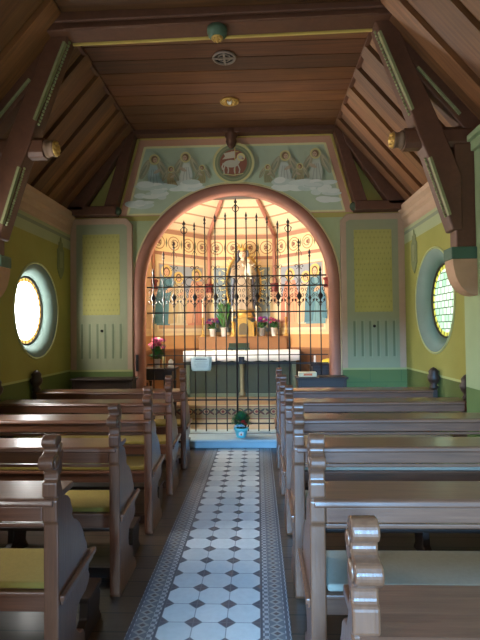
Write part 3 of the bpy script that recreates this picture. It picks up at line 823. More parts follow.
def potted(x, y, z, r, h, potmat, label, cols=(), nf=0, fr=.05, top=.16, spread=.1, upright=False, nl=60, L=.1, group=None, cat='potted flowers', seed=1):
    rnd = random.Random(seed); e = tag(empty('potted_plant', (x, y, z)), label, cat, group)
    MB().lathe([(r*.72, 0), (r*.74, .006), (r*.98, h*.9), (r*1.06, h*.91), (r*1.06, h), (r*.95, h), (r*.9, h*.88), (.002, h*.86)], (x, y, z), 20).build('pot', potmat, e, True)
    b = MB(); foliage(b, (x, y, z+h*.86), r*.8, top*.5, nl, L, rnd, upright)
    for _ in range(max(2, nf)): b.tube([(x+rnd.uniform(-r, r)*.3, y, z+h*.8), (x+rnd.uniform(-spread, spread)*.6, y+rnd.uniform(-spread, spread)*.4, z+h+top*.7)], .003, 5, col=(60, 100, 50))
    b.build('foliage', PAINT, e)
    if nf:
        b = MB()
        for k in range(nf):
            a = rnd.uniform(0, 2*pi); rr = spread*sqrt(rnd.random())
            petal_flower(b, (x+rr*cos(a), y+rr*sin(a)*.7-.02, z+h+top*rnd.uniform(.45, 1)), fr*rnd.uniform(.8, 1.2), cols[k % len(cols)], seed*50+k)
        b.build('blossoms', PAINT, e)
WPOT = plain('white_glazed_pot', (226, 222, 216), .3, .05); SPOT = plain('silver_pot', (190, 196, 204), .25, .1, 9, .7)
def gx(u, Y=8.68): return at(u, 335, Y)[0]
G = 'things on the altar shelf'
potted(gx(212.5), 8.68, ZG, .055, .14, WPOT, 'white pot of pink and violet flowers at the left end of the altar shelf', [(226, 96, 150), (232, 120, 170), (120, 90, 170)], 13, .055, .17, .11, seed=2)
potted(gx(224), 8.68, ZG, .06, .16, WPOT, 'white pot with tall narrow green plant on the altar shelf left of the tabernacle', (), 0, top=.5, upright=True, nl=220, L=.3, seed=3, cat='potted plant')
potted(gx(262), 8.68, ZG, .07, .15, SPOT, 'silver pot of magenta flowers just right of the tabernacle', [(216, 60, 160), (196, 50, 150), (130, 90, 190)], 13, .055, .17, .11, seed=4)
potted(gx(274), 8.68, ZG, .055, .15, WPOT, 'white pot of pink flowers and green leaves at the right end of the altar shelf', [(222, 90, 150), (170, 110, 150)], 9, .05, .16, .09, seed=5, nl=110)
candlestick(gx(232.7), 8.64, ZG, .27, 'brass candlestick with white candle just left of the tabernacle')
candlestick(gx(256.5), 8.64, ZG, .27, 'brass candlestick with white candle just right of the tabernacle')
candlestick(gx(203), 8.66, ZG, .34, 'tall brass candlestick at the far left end of the altar shelf', .34)
candlestick(gx(286), 8.66, ZG, .34, 'tall brass candlestick at the far right end of the altar shelf', .34)

# side tables inside the gate
e = tag(empty('side_table', (-1.40, 6.98, ZA)), 'dark wooden table with flowers and candles behind the left end of the gate', 'table')
x0, x1 = -1.66, -1.20
MB().box(x0, x1, 6.80, 7.20, .93, .965).build('table_top', W_DARK, e, False, .004)
MB().box(x0+.03, x1-.03, 6.83, 7.17, .80, .93).build('apron', W_DARK, e)
for xx in (x0+.05, x1-.05):
    for yy in (6.85, 7.15): MB().lathe([(.025, 0), (.03, .05), (.018, .1), (.026, .3), (.018, .55), (.028, .63)], (xx, yy, ZA), 10).build('leg', W_DARK, e, True)
potted(-1.47, 6.95, .965, .045, .13, WPOT, 'white vase of pink and cream flowers on the left side table', [(224, 140, 176), (236, 224, 190), (200, 90, 140)], 16, .055, .26, .15, seed=9, nl=90, L=.12)
e = tag(empty('pillar_candle', (-1.365, 6.90, .965)), 'cream candle on the left side table, between vase and white figure', 'candle')
MB().lathe([(.024, 0), (.024, .16), (.006, .165)], (-1.365, 6.90, .965), 14).build('wax', plain('cream_wax', (230, 214, 150), .5, .03), e, True)
MB().tube([(-1.365, 6.90, 1.13), (-1.365, 6.90, 1.145)], .002, 5).build('wick', lead, e)
b = MB(); b.lathe([(.045, 0), (.05, .02), (.03, .05), (.04, .09), (.02, .12), (.004, .13)], (-1.265, 6.92, .965), 14); 
tag(b.build('porcelain_figure', WPOT, None, True), 'small white porcelain ornament at the right end of the left side table', 'ornament')
e = tag(empty('cabinet', (.97, 7.0, ZA)), 'dark wooden cabinet behind the right end of the gate', 'cabinet')
MB().box(.76, 1.17, 6.82, 7.2, ZA, .98).build('body', W_DARK, e, False, .004)
MB().box(.74, 1.19, 6.80, 7.21, .98, 1.015).build('top', W_DARK, e, False, .006)
for s_ in (0, 1):
    d = MB().box(.775+s_*.195, .96+s_*.195, 6.805, 6.82, ZA+.06, .94).build('door', W_DARK, e, False, .004)
    MB().ball((.94+s_*.05, 6.797, .58), .012, 10).build('knob', GOLD, d, True)
b = MB(); b.lathe([(.11, 0), (.12, .02), (.09, .045), (.04, .06), (.004, .062)], (1.03, 6.98, 1.016), 16, sy=.7, fold=lambda t, k: .12*sin(3*t)+.06*sin(7*t))
tag(b.build('yellow_cloth', plain('yellow_fabric', (206, 180, 50), .8), None, True), 'crumpled yellow cloth lying on the dark cabinet right of the altar', 'cloth')
b = MB(); b.lathe([(.014, 0), (.014, .11), (.004, .115)], (.80, 6.86, 1.0155), 12)
tag(b.build('small_candle', plain('white_wax', (240, 236, 226), .5, .03), None, True), 'small white candle on the left corner of the dark cabinet', 'candle')

# ============================================================ IRON GATE
GY = 6.54; GZ = ZA+.002
gate = tag(empty('iron_gate', (XC, GY, GZ)), 'tall black wrought-iron grille with spear tips and scrolls filling the arch', 'gate')
bars = [XC+.1425*k for k in range(-8, 9)]
def archz(x, R=1.20): h = abs(x-XC); return AZ+sqrt(max(.05, R*R-h*h))
tips = {0: 3.31, 1: 3.12, 2: 3.10, 3: 3.07, 4: 2.99, 5: 3.02, 6: 2.74, 7: 2.60, 8: 2.36}
for k, x in zip(range(-8, 9), bars):
    main = abs(k) in (0, 5); r = .0135 if k == 0 else (.011 if main else .0078)
    zt = tips[abs(k)]
    b = MB(); b.tube([(x, GY, GZ), (x, GY, zt-.09)], r, 8); bo = b.build('bar', IRON, gate, True)
    s = MB(); q = 1.5 if main else 1
    s.lathe([(r, -.02), (.018*q, 0), (.01, .012), (.008, .02), (.017*q, .045), (.008, .075), (.001, .10)], (x, GY, zt-.10), 8)
    s.build('spear_tip', IRON, bo, True)
    if main:
        s = MB()
        for zz in (1.95, 2.02): pass
        for sd in (-1, 1):
            s.tube([(x, GY, zt-.20), (x+sd*.035, GY, zt-.17), (x+sd*.045, GY, zt-.13), (x+sd*.025, GY, zt-.115)], .006, 6)
        s.build('leaf_collar', IRON, bo, True)
for z in (2.234, 2.098, 1.745, 1.16, 1.045, .555, .235):
    hw = sqrt(max(0, 1.24**2-max(0, z-AZ)**2))-.01
    r = MB(); r.beam((XC-hw, GY, z), (XC+hw, GY, z), .012, .018 if z not in (1.16,) else .012); r.build('rail', IRON, gate)
def spiral(b, c, r0, turns, sgn, start, n=22, t=.0042):
    pts = []
    for i in range(n+1):
        k = i/n; a = start+sgn*turns*2*pi*k; r = r0*(1-.8*k)
        pts.append((c[0]+r*cos(a), GY, c[1]+r*sin(a)))
    b.tube(pts, t, 5)
# circles between the two upper rails
b = MB()
for a, c_ in zip(bars, bars[1:]):
    x = (a+c_)/2; b.tube([(x+.055*cos(2*pi*i/18), GY, 2.166+.055*sin(2*pi*i/18)) for i in range(18)], .0042, 5, True)
b.build('ring_band', IRON, gate, True)
# scrolls with balls at every bar between the upper rails
for k, x in zip(range(-8, 9), bars):
    b = MB()
    for sd in (-1, 1):
        spiral(b, (x+sd*.038, 1.965), .026, 1.1, -sd, pi/2 if sd > 0 else pi/2)
        b.tube([(x, GY, 1.80), (x+sd*.02, GY, 1.86), (x+sd*.055, GY, 1.885), (x+sd*.06, GY, 1.925)], .0042, 5)
        b.ball((x+sd*.05, GY, 1.90), .014, 8)
        spiral(b, (x+sd*.035, 2.045), .028, 1.0, sd, -pi/2)
    q = 1.15 if k % 2 == 0 else .75
    b.lathe([(.004, 0), (.020*q, .03*q), (.03*q, .055*q), (.014*q, .09*q), (.002, .12*q)], (x, GY, 1.89), 8, sy=.5)
    b.ball((x, GY, 1.87), .016*q, 8)
    b.build('scroll', IRON, gate, True)
# upper tendrils (above the rail)
for k, x in zip(range(-7, 8), bars[1:-1]):
    if k % 2: continue
    b = MB()
    for sd in (-1, 1):
        if tips[abs(k)] > 2.5:
            spiral(b, (x+sd*.04, 2.36), .035, 1.0, -sd, -pi/2)
            b.tube([(x, GY, 2.60), (x+sd*.03, GY, 2.55), (x+sd*.04, GY, 2.50)], [.004, .003, .002], 5)
    b.build('tendril', IRON, gate, True)
b = MB(); b.box(XC+.02, XC+.10, GY-.02, GY+.02, 1.05, 1.14); lk = b.build('lock_case', IRON, gate, False, .004)
MB().tube([(XC+.06, GY-.02, 1.09), (XC+.06, GY-.05, 1.09), (XC+.12, GY-.055, 1.085)], .006, 6).build('lock_handle', IRON, lk, True)
# notice on the gate
x0, z1 = -.925, 1.145; x1, z0 = -.628, .950
n = Paint(lambda x, z, o: (x, GY-.016-o-.012*sin((z-z0)/(z1-z0)*pi), z))
b = MB(); rows = []
for i in range(9):
    z = z0+(z1-z0)*i/8; ins = .018*(1-i/8)+(.01 if i == 0 else 0); bow = .012*sin(pi*i/8)
    rows.append([(x0+ins+(x1-x0-2*ins)*j/6, GY-.014-bow, z) for j in range(7)])
b.add([q for r in rows for q in r], [(i*7+j, i*7+j+1, (i+1)*7+j+1, (i+1)*7+j) for i in range(8) for j in range(6)])
o = b.build('paper_notice', plain('pale_paper', (214, 232, 228), .6, .03), None, True); so = o.modifiers.new('s', 'SOLIDIFY'); so.thickness = .002
tag(o, 'white paper notice hung on the left half of the iron gate', 'notice')
b = MB()
for i, w in enumerate((.16, .19, .12, .18, .15)):
    z = z1-.035-i*.026; t_ = (z-z0)/(z1-z0); y = GY-.0165-.012*sin(pi*t_); xm = (x0+x1)/2
    if i == 0: b.box(xm-w/2, xm+w/2, y-.0006, y, z-.006, z+.006, (96, 120, 128))
    else: b.box(xm-w/2, xm+w/2, y-.0006, y, z-.002, z+.002, (140, 160, 166))
b.build('printed_lines', SATIN, o)

# flower pot on the step
px_, py_ = at(241, 430, 6.16)[0], 6.20
e = tag(empty('flower_pot', (px_, py_, .125)), 'turquoise pot of green leaves with a red rose and white-blue bloom on the stone step', 'flower pot')
tq = plain('turquoise_glaze', (96, 196, 206), .3, .1)
MB().lathe([(.055, 0), (.06, .008), (.088, .10), (.096, .105), (.096, .125), (.086, .125), (.08, .105), (.002, .10)], (px_, py_, .125), 20).build('pot', tq, e, True)
b = MB(); b.prism([(px_-.025, .16), (px_+.03, .16), (px_+.035, .2), (px_, .215), (px_-.03, .195)], 'y', py_-.088, py_-.075, (214, 214, 200)); b.prism([(px_-.012, .17), (px_+.015, .165), (px_+.01, .195)], 'y', py_-.09, py_-.086, (210, 90, 50)); b.build('picture_sticker', PAINT, e)
rnd = random.Random(5); b = MB()
for _ in range(420):
    a, el = rnd.uniform(0, 2*pi), rnd.uniform(-.1, 1.5); d = Vector((cos(a)*cos(el), sin(a)*cos(el), sin(el)))
    q = Vector((px_, py_, .305))+Vector((d.x*.105, d.y*.09, d.z*.115))*rnd.uniform(.6, 1); s_ = d.cross(Vector((0, 0, 1))).normalized(); l = .05
    b.add([q, q+d*l*.5+s_*.016, q+d*l, q+d*l*.5-s_*.016], [(0, 1, 2, 3)], (rnd.randint(30, 62), rnd.randint(84, 124), rnd.randint(40, 66)))
b.tube([(px_, py_, .2), (px_, py_, .33)], [.05, .09], 10, col=(34, 70, 40)); b.build('foliage', PAINT, e)
b = MB(); petal_flower(b, (px_+.03, py_-.095, .325), .042, (226, 40, 36), 3); petal_flower(b, (px_+.055, py_-.09, .30), .03, (214, 34, 40), 31); b.build('red_rose', PAINT, e)
b = MB()
for k in range(5): petal_flower(b, (px_-.06+.022*k, py_-.10, .272+.008*(k % 2)), .034, [(226, 238, 244), (150, 210, 232)][k % 2], 60+k)
b.build('white_blossoms', PAINT, e)

# ============================================================ TRUSSES
def truss(y0, label, stubs=True):
    yc = y0
    e = tag(empty('roof_truss', (XC, yc, 2.1)), label, 'roof truss')
    d = .11
    cb = MB(); cb.prism([(XC-1.5, 4.012), (XC+1.5, 4.058), (XC+1.5, 4.155), (XC-1.5, 4.155)], 'y', yc-.17, yc+.02); cb.prism([(XC-1.5, 4.07), (XC+1.5, 4.10), (XC+1.5, 4.155), (XC-1.5, 4.155)], 'y', yc-.20, yc-.17)
    c0 = cb.build('collar_beam', W_TRUSS, e, False, .01)
    MB().beam((XC-1.30, yc+.028, 4.012), (XC+1.30, yc+.028, 4.052), .02, .02).build('gilt_moulding', GILT_PAINT, c0)
    MB().prism([(XC-1.3, 4.02), (XC+1.3, 4.06), (XC+1.3, 4.08), (XC-1.3, 4.04)], 'y', yc-.182, yc-.168).build('lower_moulding', W_TRUSS, c0)
    for sd in (-1, 1):
        X = lambda h: XC+sd*h
        p = MB()
        p.prism([(X(1.29), 4.06), (X(1.46), 4.06), (X(1.83), 3.15), (X(1.98), 2.75), (X(1.98), 2.30), (X(1.90), 2.30), (X(1.86), 2.42), (X(1.70), 2.93), (X(1.63), 3.10), (X(1.58), 3.27)], 'y', yc-.085, yc+.085)
        p.build('strut', W_TRUSS, e, False, .012)
        p = MB(); p.prism([(X(1.40), 4.10), (X(1.49), 4.10), (X(2.24), 3.20), (X(2.24), 3.02), (X(2.12), 3.02), (X(1.50), 3.76), (X(1.44), 3.86)], 'y', yc-.06, yc+.06)
        ra = p.build('rafter', W_TRUSS, e, False, .01)
        MB().beam((X(1.64), yc-.062, 3.665), (X(1.98), yc-.062, 3.262), .02, .032, (0, 1, 0)).build('green_moulding', GREEN_TRIM, ra)
        mo = MB(); mo.beam((X(1.325), yc-.088, 3.96), (X(1.585), yc-.088, 3.30), .022, .04, (0, 1, 0))
        p_, q_ = Vector((X(1.30), yc-.05, 3.98)), Vector((X(1.57), yc-.05, 3.28))
        for t in range(26): mo.ball(tuple(p_+(q_-p_)*t/25), .013, 6)
        mo.build('green_moulding', GREEN_TRIM, e)
        mo = MB(); mo.beam((X(1.72), yc-.088, 2.90), (X(1.87), yc-.088, 2.42), .022, .035, (0, 1, 0))
        p_, q_ = Vector((X(1.695), yc-.05, 2.90)), Vector((X(1.85), yc-.05, 2.42))
        for t in range(22): mo.ball(tuple(p_+(q_-p_)*t/21), .012, 6)
        mo.build('green_moulding', GREEN_TRIM, e)
        hb = MB(); hy, hz = .07, .085
        a0, a1 = sorted((X(1.53), X(2.10)))
        hb.prism([(yc-hy, 3.085-hz*.6), (yc-hy*.6, 3.085-hz), (yc+hy*.6, 3.085-hz), (yc+hy, 3.085-hz*.6), (yc+hy, 3.085+hz*.6), (yc+hy*.6, 3.085+hz), (yc-hy*.6, 3.085+hz), (yc-hy, 3.085+hz*.6)], 'x', a0, a1)
        ho = hb.build('hammer_beam', W_TRUSS, e, False, .006)
        nb = MB(); nb.lathe([(.07, 0), (.078, .015), (.066, .03), (.06, .06), (.07, .07), (.07, .085)], (X(1.53), yc, 3.085), 18, (-sd, 0, 0)); nb.build('end_ring', plain('pale_ring', (128, 100, 78), .6), ho, True)
        ro = MB(); ro.lathe([(.07, 0), (.06, .012), (.025, .02), (.02, .035), (.001, .04)], (X(1.445), yc, 3.085), 16, (-sd, 0, 0))
        for k in range(8):
            a = 2*pi*k/8; ro.ball((X(1.435), yc+.045*cos(a), 3.085+.045*sin(a)), .018, 8)
        ro.build('rosette', GOLD, ho, True)
        po = MB(); pa, pb = sorted((X(1.93), X(2.09))); po.box(pa, pb, yc-.07, yc+.07, 2.16, 3.02); po.build('post', W_TRUSS, e, False, .01)
        cp = MB(); pa, pb = sorted((X(1.88), X(2.088))); cp.box(pa, pb, yc-.09, yc+.09, 2.06, 2.16); cp.build('green_cap', plain('cap_green', (62, 92, 72), .6), e, False, .008)
        pts = [(X(2.088), 2.06), (X(1.89), 2.06), (X(1.89), 2.02)]+[(X(2.085-.19*cos(t*pi/16)), 2.02-.26*sin(t*pi/16)) for t in range(1, 9)]+[(X(2.088), 1.76)]
        MB().prism(pts, 'y', yc-.085, yc+.085).build('corbel', plain('corbel_stone', (178, 140, 108), .7), e, False, .006)
    return e
tr = truss(4.07, 'carved timber truss with hammer beams, green mouldings and gold rosettes across the near ceiling')
pn = tag(empty('ceiling_pendant', (-.31, 4.0, 4.0)), 'carved wooden pendant with green collar and gold rosette hanging under the near roof beam', 'pendant')
MB().lathe([(.085, .03), (.085, .045), (.075, .05)], (-.315, 3.98, 4.0), 8).build('block', W_TRUSS, pn)
MB().lathe([(.055, -.045), (.075, -.03), (.085, 0), (.085, .035)], (-.315, 3.98, 4.0), 20).build('green_collar', plain('collar_green', (78, 100, 78), .6), pn, True)
b = MB(); b.lathe([(.05, 0), (.05, -.008), (.02, -.015), (.001, -.03)], (-.315, 3.98, 3.955), 16)
for k in range(8): a = 2*pi*k/8; b.ball((-.315+.034*cos(a), 3.98+.034*sin(a), 3.948), .014, 8)
b.build('rosette', GOLD, pn, True)
# pilasters under the corbels
M_ = Mat('pale_green_pilaster', .8, .3); n_ = M_.noise(2)
c_ = M_.mix(n_, S2L((142, 156, 112)), S2L((164, 176, 132))); c_ = M_.mix(M_.z < .985, c_, S2L((92, 112, 62)))
PILM = M_.color(c_).bump(M_.noise(30), .12, .005).m
k = 10
for sd in (-1, 1):
    X = WL if sd < 0 else WR
    a, b_ = sorted((X-sd*.13, X)); p = MB().box(a, b_, 3.72, 4.26, 0, 2.95); a, b_ = sorted((X-sd*.16, X)); p.box(a, b_, 3.69, 4.29, 2.95, 3.03); a, b_ = sorted((X-sd*.19, X)); p.box(a, b_, 3.66, 4.32, 3.03, 3.08)
    struct(p.build('trim_%d' % k, PILM, None, False, .006)); k += 1
# chancel truss
e = tag(empty('roof_truss', (XC, 6.28, 3.0)), 'plain dark timber truss lying against the painted chancel wall', 'roof truss')
b = MB(); b.box(XC-1.42, XC+1.42, 6.22, 6.38, 4.09, 4.155); cb = b.build('collar_beam', W_TRUSS, e, False, .008)
MB().beam((XC-1.27, 6.375, 4.085), (XC+1.28, 6.375, 4.085), .03, .015).build('gilt_moulding', GILT_PAINT, cb)
for sd in (-1, 1):
    X = lambda h: XC+sd*h
    MB().prism([(X(1.30), 4.12), (X(1.42), 4.12), (X(1.73), 3.12), (X(1.56), 3.12)], 'y', 6.22, 6.37).build('strut', W_TRUSS, e, False, .008)
    MB().beam((X(1.285), 6.372, 4.09), (X(1.545), 6.372, 3.13), .02, .016, (0, 1, 0)).build('gilt_moulding', GILT_PAINT, e)
    MB().prism([(X(1.38), 4.14), (X(1.50), 4.10), (X(2.24), 3.20), (X(2.20), 3.1), (X(2.00), 3.1), (X(1.46), 3.90)], 'y', 6.20, 6.33).build('rafter', W_TRUSS, e, False, .008)
    a0, a1 = sorted((X(1.56), X(2.20))); MB().box(a0, a1, 6.20, 6.38, 3.035, 3.15).build('tie_stub', W_TRUSS, e, False, .008)
    MB().ball((X(1.56), 6.28, 3.095), .06, 12).build('stub_boss', plain('boss_green', (70, 84, 62), .6), e, True)
b = MB(); b.lathe([(.02, -.19), (.05, -.16), (.075, -.10), (.065, -.06), (.085, -.03), (.085, .05)], (-.325, 6.29, 4.09), 10)
tag(b.build('carved_boss', W_TRUSS, None, True), 'dark carved wooden boss hanging above the lamb medallion', 'boss')
# ceiling rosettes
c = (-.297, 4.60, 4.148); bronze = plain('dull_bronze', (128, 112, 98), .5, .2, 30)
e = tag(empty('ceiling_vent', c), 'dull round openwork vent with a cross in the ceiling just behind the near beam', 'ceiling vent')
b = MB(); b.lathe([(.10, 0), (.10, -.004), (.001, -.005)], c, 24); b.build('dark_backing', plain('vent_dark', (26, 20, 17), .8), e)
b = MB(); b.tube([(c[0]+.105*cos(2*pi*i/24), c[1]+.105*sin(2*pi*i/24), c[2]-.01) for i in range(24)], .012, 6, True); b.build('rim', bronze, e, True)
b = MB(); b.tube([(c[0]+.06*cos(2*pi*i/24), c[1]+.06*sin(2*pi*i/24), c[2]-.01) for i in range(24)], .006, 6, True); b.build('inner_rim', bronze, e, True)
b = MB(); b.prism([(c[0]+x, c[1]+y) for x, y in ((-.1, -.01), (-.01, -.01), (-.01, -.1), (.01, -.1), (.01, -.01), (.1, -.01), (.1, .01), (.01, .01), (.01, .1), (-.01, .1), (-.01, .01), (-.1, .01))], 'z', c[2]-.02, c[2]-.006); b.build('cross', bronze, e)
e = tag(empty('ceiling_rosette', (-.298, 5.49, 4.148)), 'gilded oval ornament with white centre in the middle of the plank ceiling', 'ceiling ornament')
c = (-.298, 5.49, 4.148)
b = MB(); b.tube([(c[0]+.10*cos(2*pi*i/24), c[1]+.085*sin(2*pi*i/24), c[2]-.01) for i in range(24)], .014, 6, True)
for k_ in range(8): a = 2*pi*k_/8; b.ball((c[0]+.065*cos(a), c[1]+.05*sin(a), c[2]-.01), .022, 8)
b.build('gilt_wreath', GOLD, e, True)
MB().ball((c[0], c[1], c[2]-.012), .03, 12).build('white_centre', WPOT, e, True)

# ============================================================ PEWS
PROF = [(0.01, 0), (0.0, .02), (0, .74), (-.012, .755), (-.012, .835), (0, .842), (-.014, .85), (-.014, .905), (0, .914), (.002, .94), (-.01, .955), (-.036, .961), (-.052, .975), (-.054, .993), (-.042, 1.010), (-.012, 1.017),
        (0, 1.024), (0, 1.038), (-.016, 1.044), (-.026, 1.06), (-.02, 1.078), (-.002, 1.09), (.022, 1.088), (.038, 1.074), (.038, 1.05), (.028, 1.036), (.048, 1.03), (.058, 1.012), (.05, .992), (.035, .985), (.045, .965), (.04, .94), (.02, .925),
        (.03, .90), (.045, .862), (.06, .835), (.10, .822), (.125, .80), (.14, .765), (.155, .745), (.145, .725), (.165, .70), (.20, .685), (.235, .655), (.27, .61), (.295, .56), (.315, .535), (.32, .505),
        (.36, .485), (.39, .47), (.395, .445), (.345, .43), (.335, .40), (.35, .375), (.335, .345), (.30, .325), (.235, .32), (.20, .30), (.185, .265), (.19, .22), (.225, .19), (.27, .175), (.29, .14), (.295, .10), (.34, .07), (.36, .035), (.36, 0)]
def make_pew(L, idx, side):
    """aisle face of the end panel at local x=0; the pew runs towards +x, altar side is +y"""
    e = empty('church_pew', (0, 0, 0))
    p = MB().prism(PROF, 'x', 0, .06); ep = p.build('end_panel', W_PEW_Z, e, False, .007)
    b = MB(); b.beam((-.009, .01, .445), (-.009, .385, .475), .02, .024, (0, 0, 1)); b.beam((-.005, .02, .424), (-.005, .37, .452), .011, .02); b.build('side_moulding', W_PEW_X, ep, False, .006)
    b = MB(); rosette = b.lathe([(.02, 0), (.016, .004), (.004, .006)], (-.0005, .02, 1.04), 12, (-1, 0, 0)); b.build('scroll_eye', W_PEW_Z, ep, True); b = MB(); b.lathe([(.026, 0), (.02, .005), (.004, .007)], (-.0005, -.012, .986), 12, (-1, 0, 0)); b.build('scroll_eye', W_PEW_Z, ep, True)
    # wall end: lower simple panel with dark carved finial
    w = MB(); w.prism([(0, 0), (0, .84), (.04, .86), (.08, .84), (.30, .5), (.36, .45), (.34, .2), (.36, 0)], 'x', L-.05, L); w.build('end_panel', W_DARK, e, False, .006)
    fn = MB(); fn.lathe([(.035, 0), (.05, .02), (.03, .05), (.06, .09), (.07, .13), (.05, .16), (.055, .19), (.03, .22), (.004, .235)], (L-.027, .045, .845), 10); fn.build('finial', W_DARK, e, True)
    lo = MB(); lo.prism([(-.018, .812), (-.024, .822), (-.018, .838), (-.004, .843), (.19, .852), (.196, .845), (.196, .826), (.0, .812)], 'x', .016, L-.052)
    lo.build('book_ledge', W_PEW_X, e, False, .004)
    MB().box(.062, L-.052, -.006, .018, .752, .811).build('back_rail', W_PEW_X, e, False, .004)
    MB().box(.062, L-.052, .01, .03, .725, .742).build('lower_rail', W_PEW_X, e, False, .004)
    MB().box(.062, L-.052, .055, .40, .425, .447).build('seat', W_PEW_X, e, False, .006)
    MB().box(.062, L-.052, .07, .09, .36, .425).build('seat_rail', W_PEW_X, e, False, .004)
    k = MB(); k.box(.04, L-.10, .44, .64, .185, .21); kn = k.build('kneeler', W_DARK, e, False, .006)
    for x in (.05, L/2, L-.16):
        MB().prism([(.36, .0), (.36, .05), (.46, .10), (.47, .18), (.62, .18), (.65, .14), (.63, .06), (.67, 0)], 'x', x-.0, x+.045).build('bracket', W_DARK, kn, False, .006)
    # a foot rail joins kneeler brackets and end panels
    MB().box(.05, L-.06, .20, .24, .01, .07).build('foot_rail', W_DARK, e)
    MB().box(.05, .09, .2, .45, 0.0, .05).build('foot_rail', W_DARK, e)
    return e
LR, LL = WR-.19-.03, (-.79)-WL-.03
pr = make_pew(LR, 0, 1); pl = make_pew(LL, 0, -1)
ord_r = ['nearest', 'second nearest', 'third', 'fourth', 'fifth', 'farthest']
def mirror(o):
    # mirrored meshes for the left side, built once
    for ch in o.children_recursive:
        ch.data = ch.data.copy(); 
        for v in ch.data.vertices: v.co.x = -v.co.x
        ch.data.flip_normals()
mirror(pl)
cush_r = plain('grey_felt', (158, 150, 134), .95, .12, 60, bump=.4); cush_l = plain('olive_yellow_felt', (132, 112, 48), .95, .14, 60, bump=.4)
def cushion_mesh(L, mat, sgn):
    b = MB(); x0, x1 = sgn*.075, sgn*(L-.08)
    x0, x1 = sorted((x0, x1)); b.box(x0, x1, .075, .385, .4475, .477)
    o = b.build('seat_cushion', mat, None, False, .01, 3); return o
cr, cl_ = cushion_mesh(LR, cush_r, 1), cushion_mesh(LL, cush_l, -1)
first = {'r': 1, 'l': 1}
txt_r = {0: 'nearest pew of the right row, its silvery scrolled end at the picture bottom', 1: 'second pew of the right row, just ahead of the nearest scrolled end', 2: 'third pew from the viewer in the right row',
         3: 'fourth pew from the viewer in the right row', 4: 'fifth pew of the right row, second from the front', 5: 'frontmost pew of the right row, closest to the altar'}
txt_l = {1: 'nearest pew of the left row, its scrolled brown end at the lower left', 2: 'second pew from the viewer in the left row', 3: 'middle pew of the left row, third from the viewer',
         4: 'fourth pew of the left row, second from the front', 5: 'frontmost pew of the left row, closest to the altar'}
for side in ('r', 'l'):
    src, csrc = (pr, cr) if side == 'r' else (pl, cl_)
    X = .19 if side == 'r' else -.79
    for k in range(6):
        if side == 'l' and k == 0: continue
        y = 1.04+.83*k
        if first[side]: o, c = src, csrc; first[side] = 0
        else: o, c = copy_tree(src), csrc.copy(); COL.objects.link(c) if c.name not in COL.objects else None
        o.location = (X, y, 0); c.location = (X, y, 0)
        t_ = (txt_r if side == 'r' else txt_l)[k]
        tag(o, 'wooden pew, '+t_, 'pew', 'pews of the %s row' % ('right' if side == 'r' else 'left'))
        tag(c, ('flat grey felt' if side == 'r' else 'flat olive-yellow felt')+' seat cushion on the '+t_.split(',')[0], 'cushion', 'felt cushions of the %s row' % ('right' if side == 'r' else 'left'))

# front prayer desks
def desk(x0, x1, label):
    e = tag(empty('prayer_desk', ((x0+x1)/2, 6.05, 0)), label, 'prayer desk')
    MB().box(x0, x1, 5.93, 6.22, .885, .91).build('desk_top', W_DARK, e, False, .006)
    MB().box(x0+.03, x1-.03, 6.12, 6.14, .15, .885).build('front_panel', W_DARK, e)
    MB().box(x0+.03, x1-.03, 5.96, 5.98, .74, .885).build('apron', W_DARK, e)
    for x in (x0+.02, x1-.05): MB().prism([(5.95, 0), (5.95, .885), (6.18, .885), (6.18, .5), (6.14, .3), (6.20, 0)], 'x', x, x+.03).build('side_panel', W_DARK, e, False, .005)
    return e
desk(-2.36, -1.56, 'dark low prayer desk against the left chancel panel')
desk(.46, 1.10, 'dark prayer desk in front of the right chancel panel, with a box on it')
b = MB(); b.box(.50, .72, 6.0, 6.14, .911, .965, (226, 214, 176)); bx = b.build('carton', PAINT, None, False, .003)
bo = MB(); 
tag(bx, 'cream carton with an orange label on the right prayer desk', 'box')
MB().box(.56, .665, 5.997, 6.0, .925, .952, (226, 110, 50)).build('orange_label', SATIN, bx)
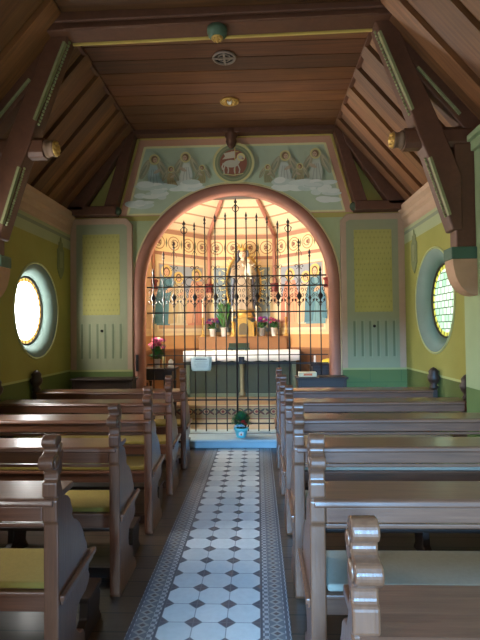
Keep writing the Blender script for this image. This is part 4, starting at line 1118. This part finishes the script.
# small hooks on panels and door latch
for x, z, lb in ((at(102, 331, 6.345)[0], at(102, 331, 6.345)[1], 'small dark iron hook on the left chancel panel'), (at(374.5, 326, 6.345)[0], at(374.5, 326, 6.345)[1], 'small dark iron hook on the right chancel panel')):
    b = MB(); b.lathe([(.02, 0), (.018, .006), (.006, .01), (.006, .03), (.012, .034), (.004, .04)], (x, 6.343, z), 10, (0, -1, 0)); tag(b.build('wall_hook', IRON, None, True), lb, 'hook')
lx_, lz_ = at(137, 363, 6.34)
b = MB(); b.box(lx_-.016, lx_+.016, 6.33, 6.352, lz_-.11, lz_+.11); b.tube([(lx_, 6.33, lz_+.05), (lx_, 6.30, lz_+.05), (lx_, 6.30, lz_-.02)], .008, 6)
tag(b.build('iron_latch', IRON, None), 'black iron latch plate on the left foot of the arch', 'latch')

# ============================================================ LIGHT
def area(name, loc, rot, sx, sy, col, e, spread=None):
    l = bpy.data.lights.new(name, 'AREA'); l.shape = 'RECTANGLE'; l.size, l.size_y = sx, sy; l.color = col; l.energy = e
    if spread: l.spread = spread
    o = bpy.data.objects.new(name, l); COL.objects.link(o); o.location = loc; o.rotation_euler = rot; return o
# warm fill lamp added in the doorway, then sky light through the entrance
area('entrance_warm_fill', ((DX0+DX1)/2, YB-.3, 1.25), (radians(90), 0, 0), DX1-DX0, 2.2, (1, .84, .66), 17)
area('open_sky_light', (-.95, -8.2, 3.6), (radians(78), 0, radians(-4)), 1.9, 1.6, (.22, .55, 1.0), 4600)
w = bpy.data.worlds.new('sky'); S.world = w; w.use_nodes = True
w.node_tree.nodes['Background'].inputs[0].default_value = (.5, .72, 1, 1); w.node_tree.nodes['Background'].inputs[1].default_value = 1.0
g = MB().box(-12, 12, -16, YB-.26, -.3, -.14); struct(g.build('ground', plain('gravel', (120, 124, 116), .9)))

# ============================================================ CAMERA
cam = bpy.data.cameras.new('camera'); co = bpy.data.objects.new('camera', cam); COL.objects.link(co)
cam.sensor_fit = 'VERTICAL'; cam.sensor_height = 32; cam.lens = 32*FPX/640; cam.clip_start = .02
fwd = Vector(ray(240, 320)).normalized(); rt = (Vector(ray(340, 320))-Vector(ray(240, 320))).normalized(); up = rt.cross(fwd).normalized()
M4 = Matrix((rt, up, -fwd)).transposed().to_4x4(); M4.translation = Vector((0, 0, EYE)); co.matrix_world = M4
S.camera = co
S.view_settings.view_transform = 'Standard'; S.view_settings.look = 'None'; S.view_settings.gamma = 1
S.view_settings.use_curve_mapping = False; S.view_settings.exposure = 0.55
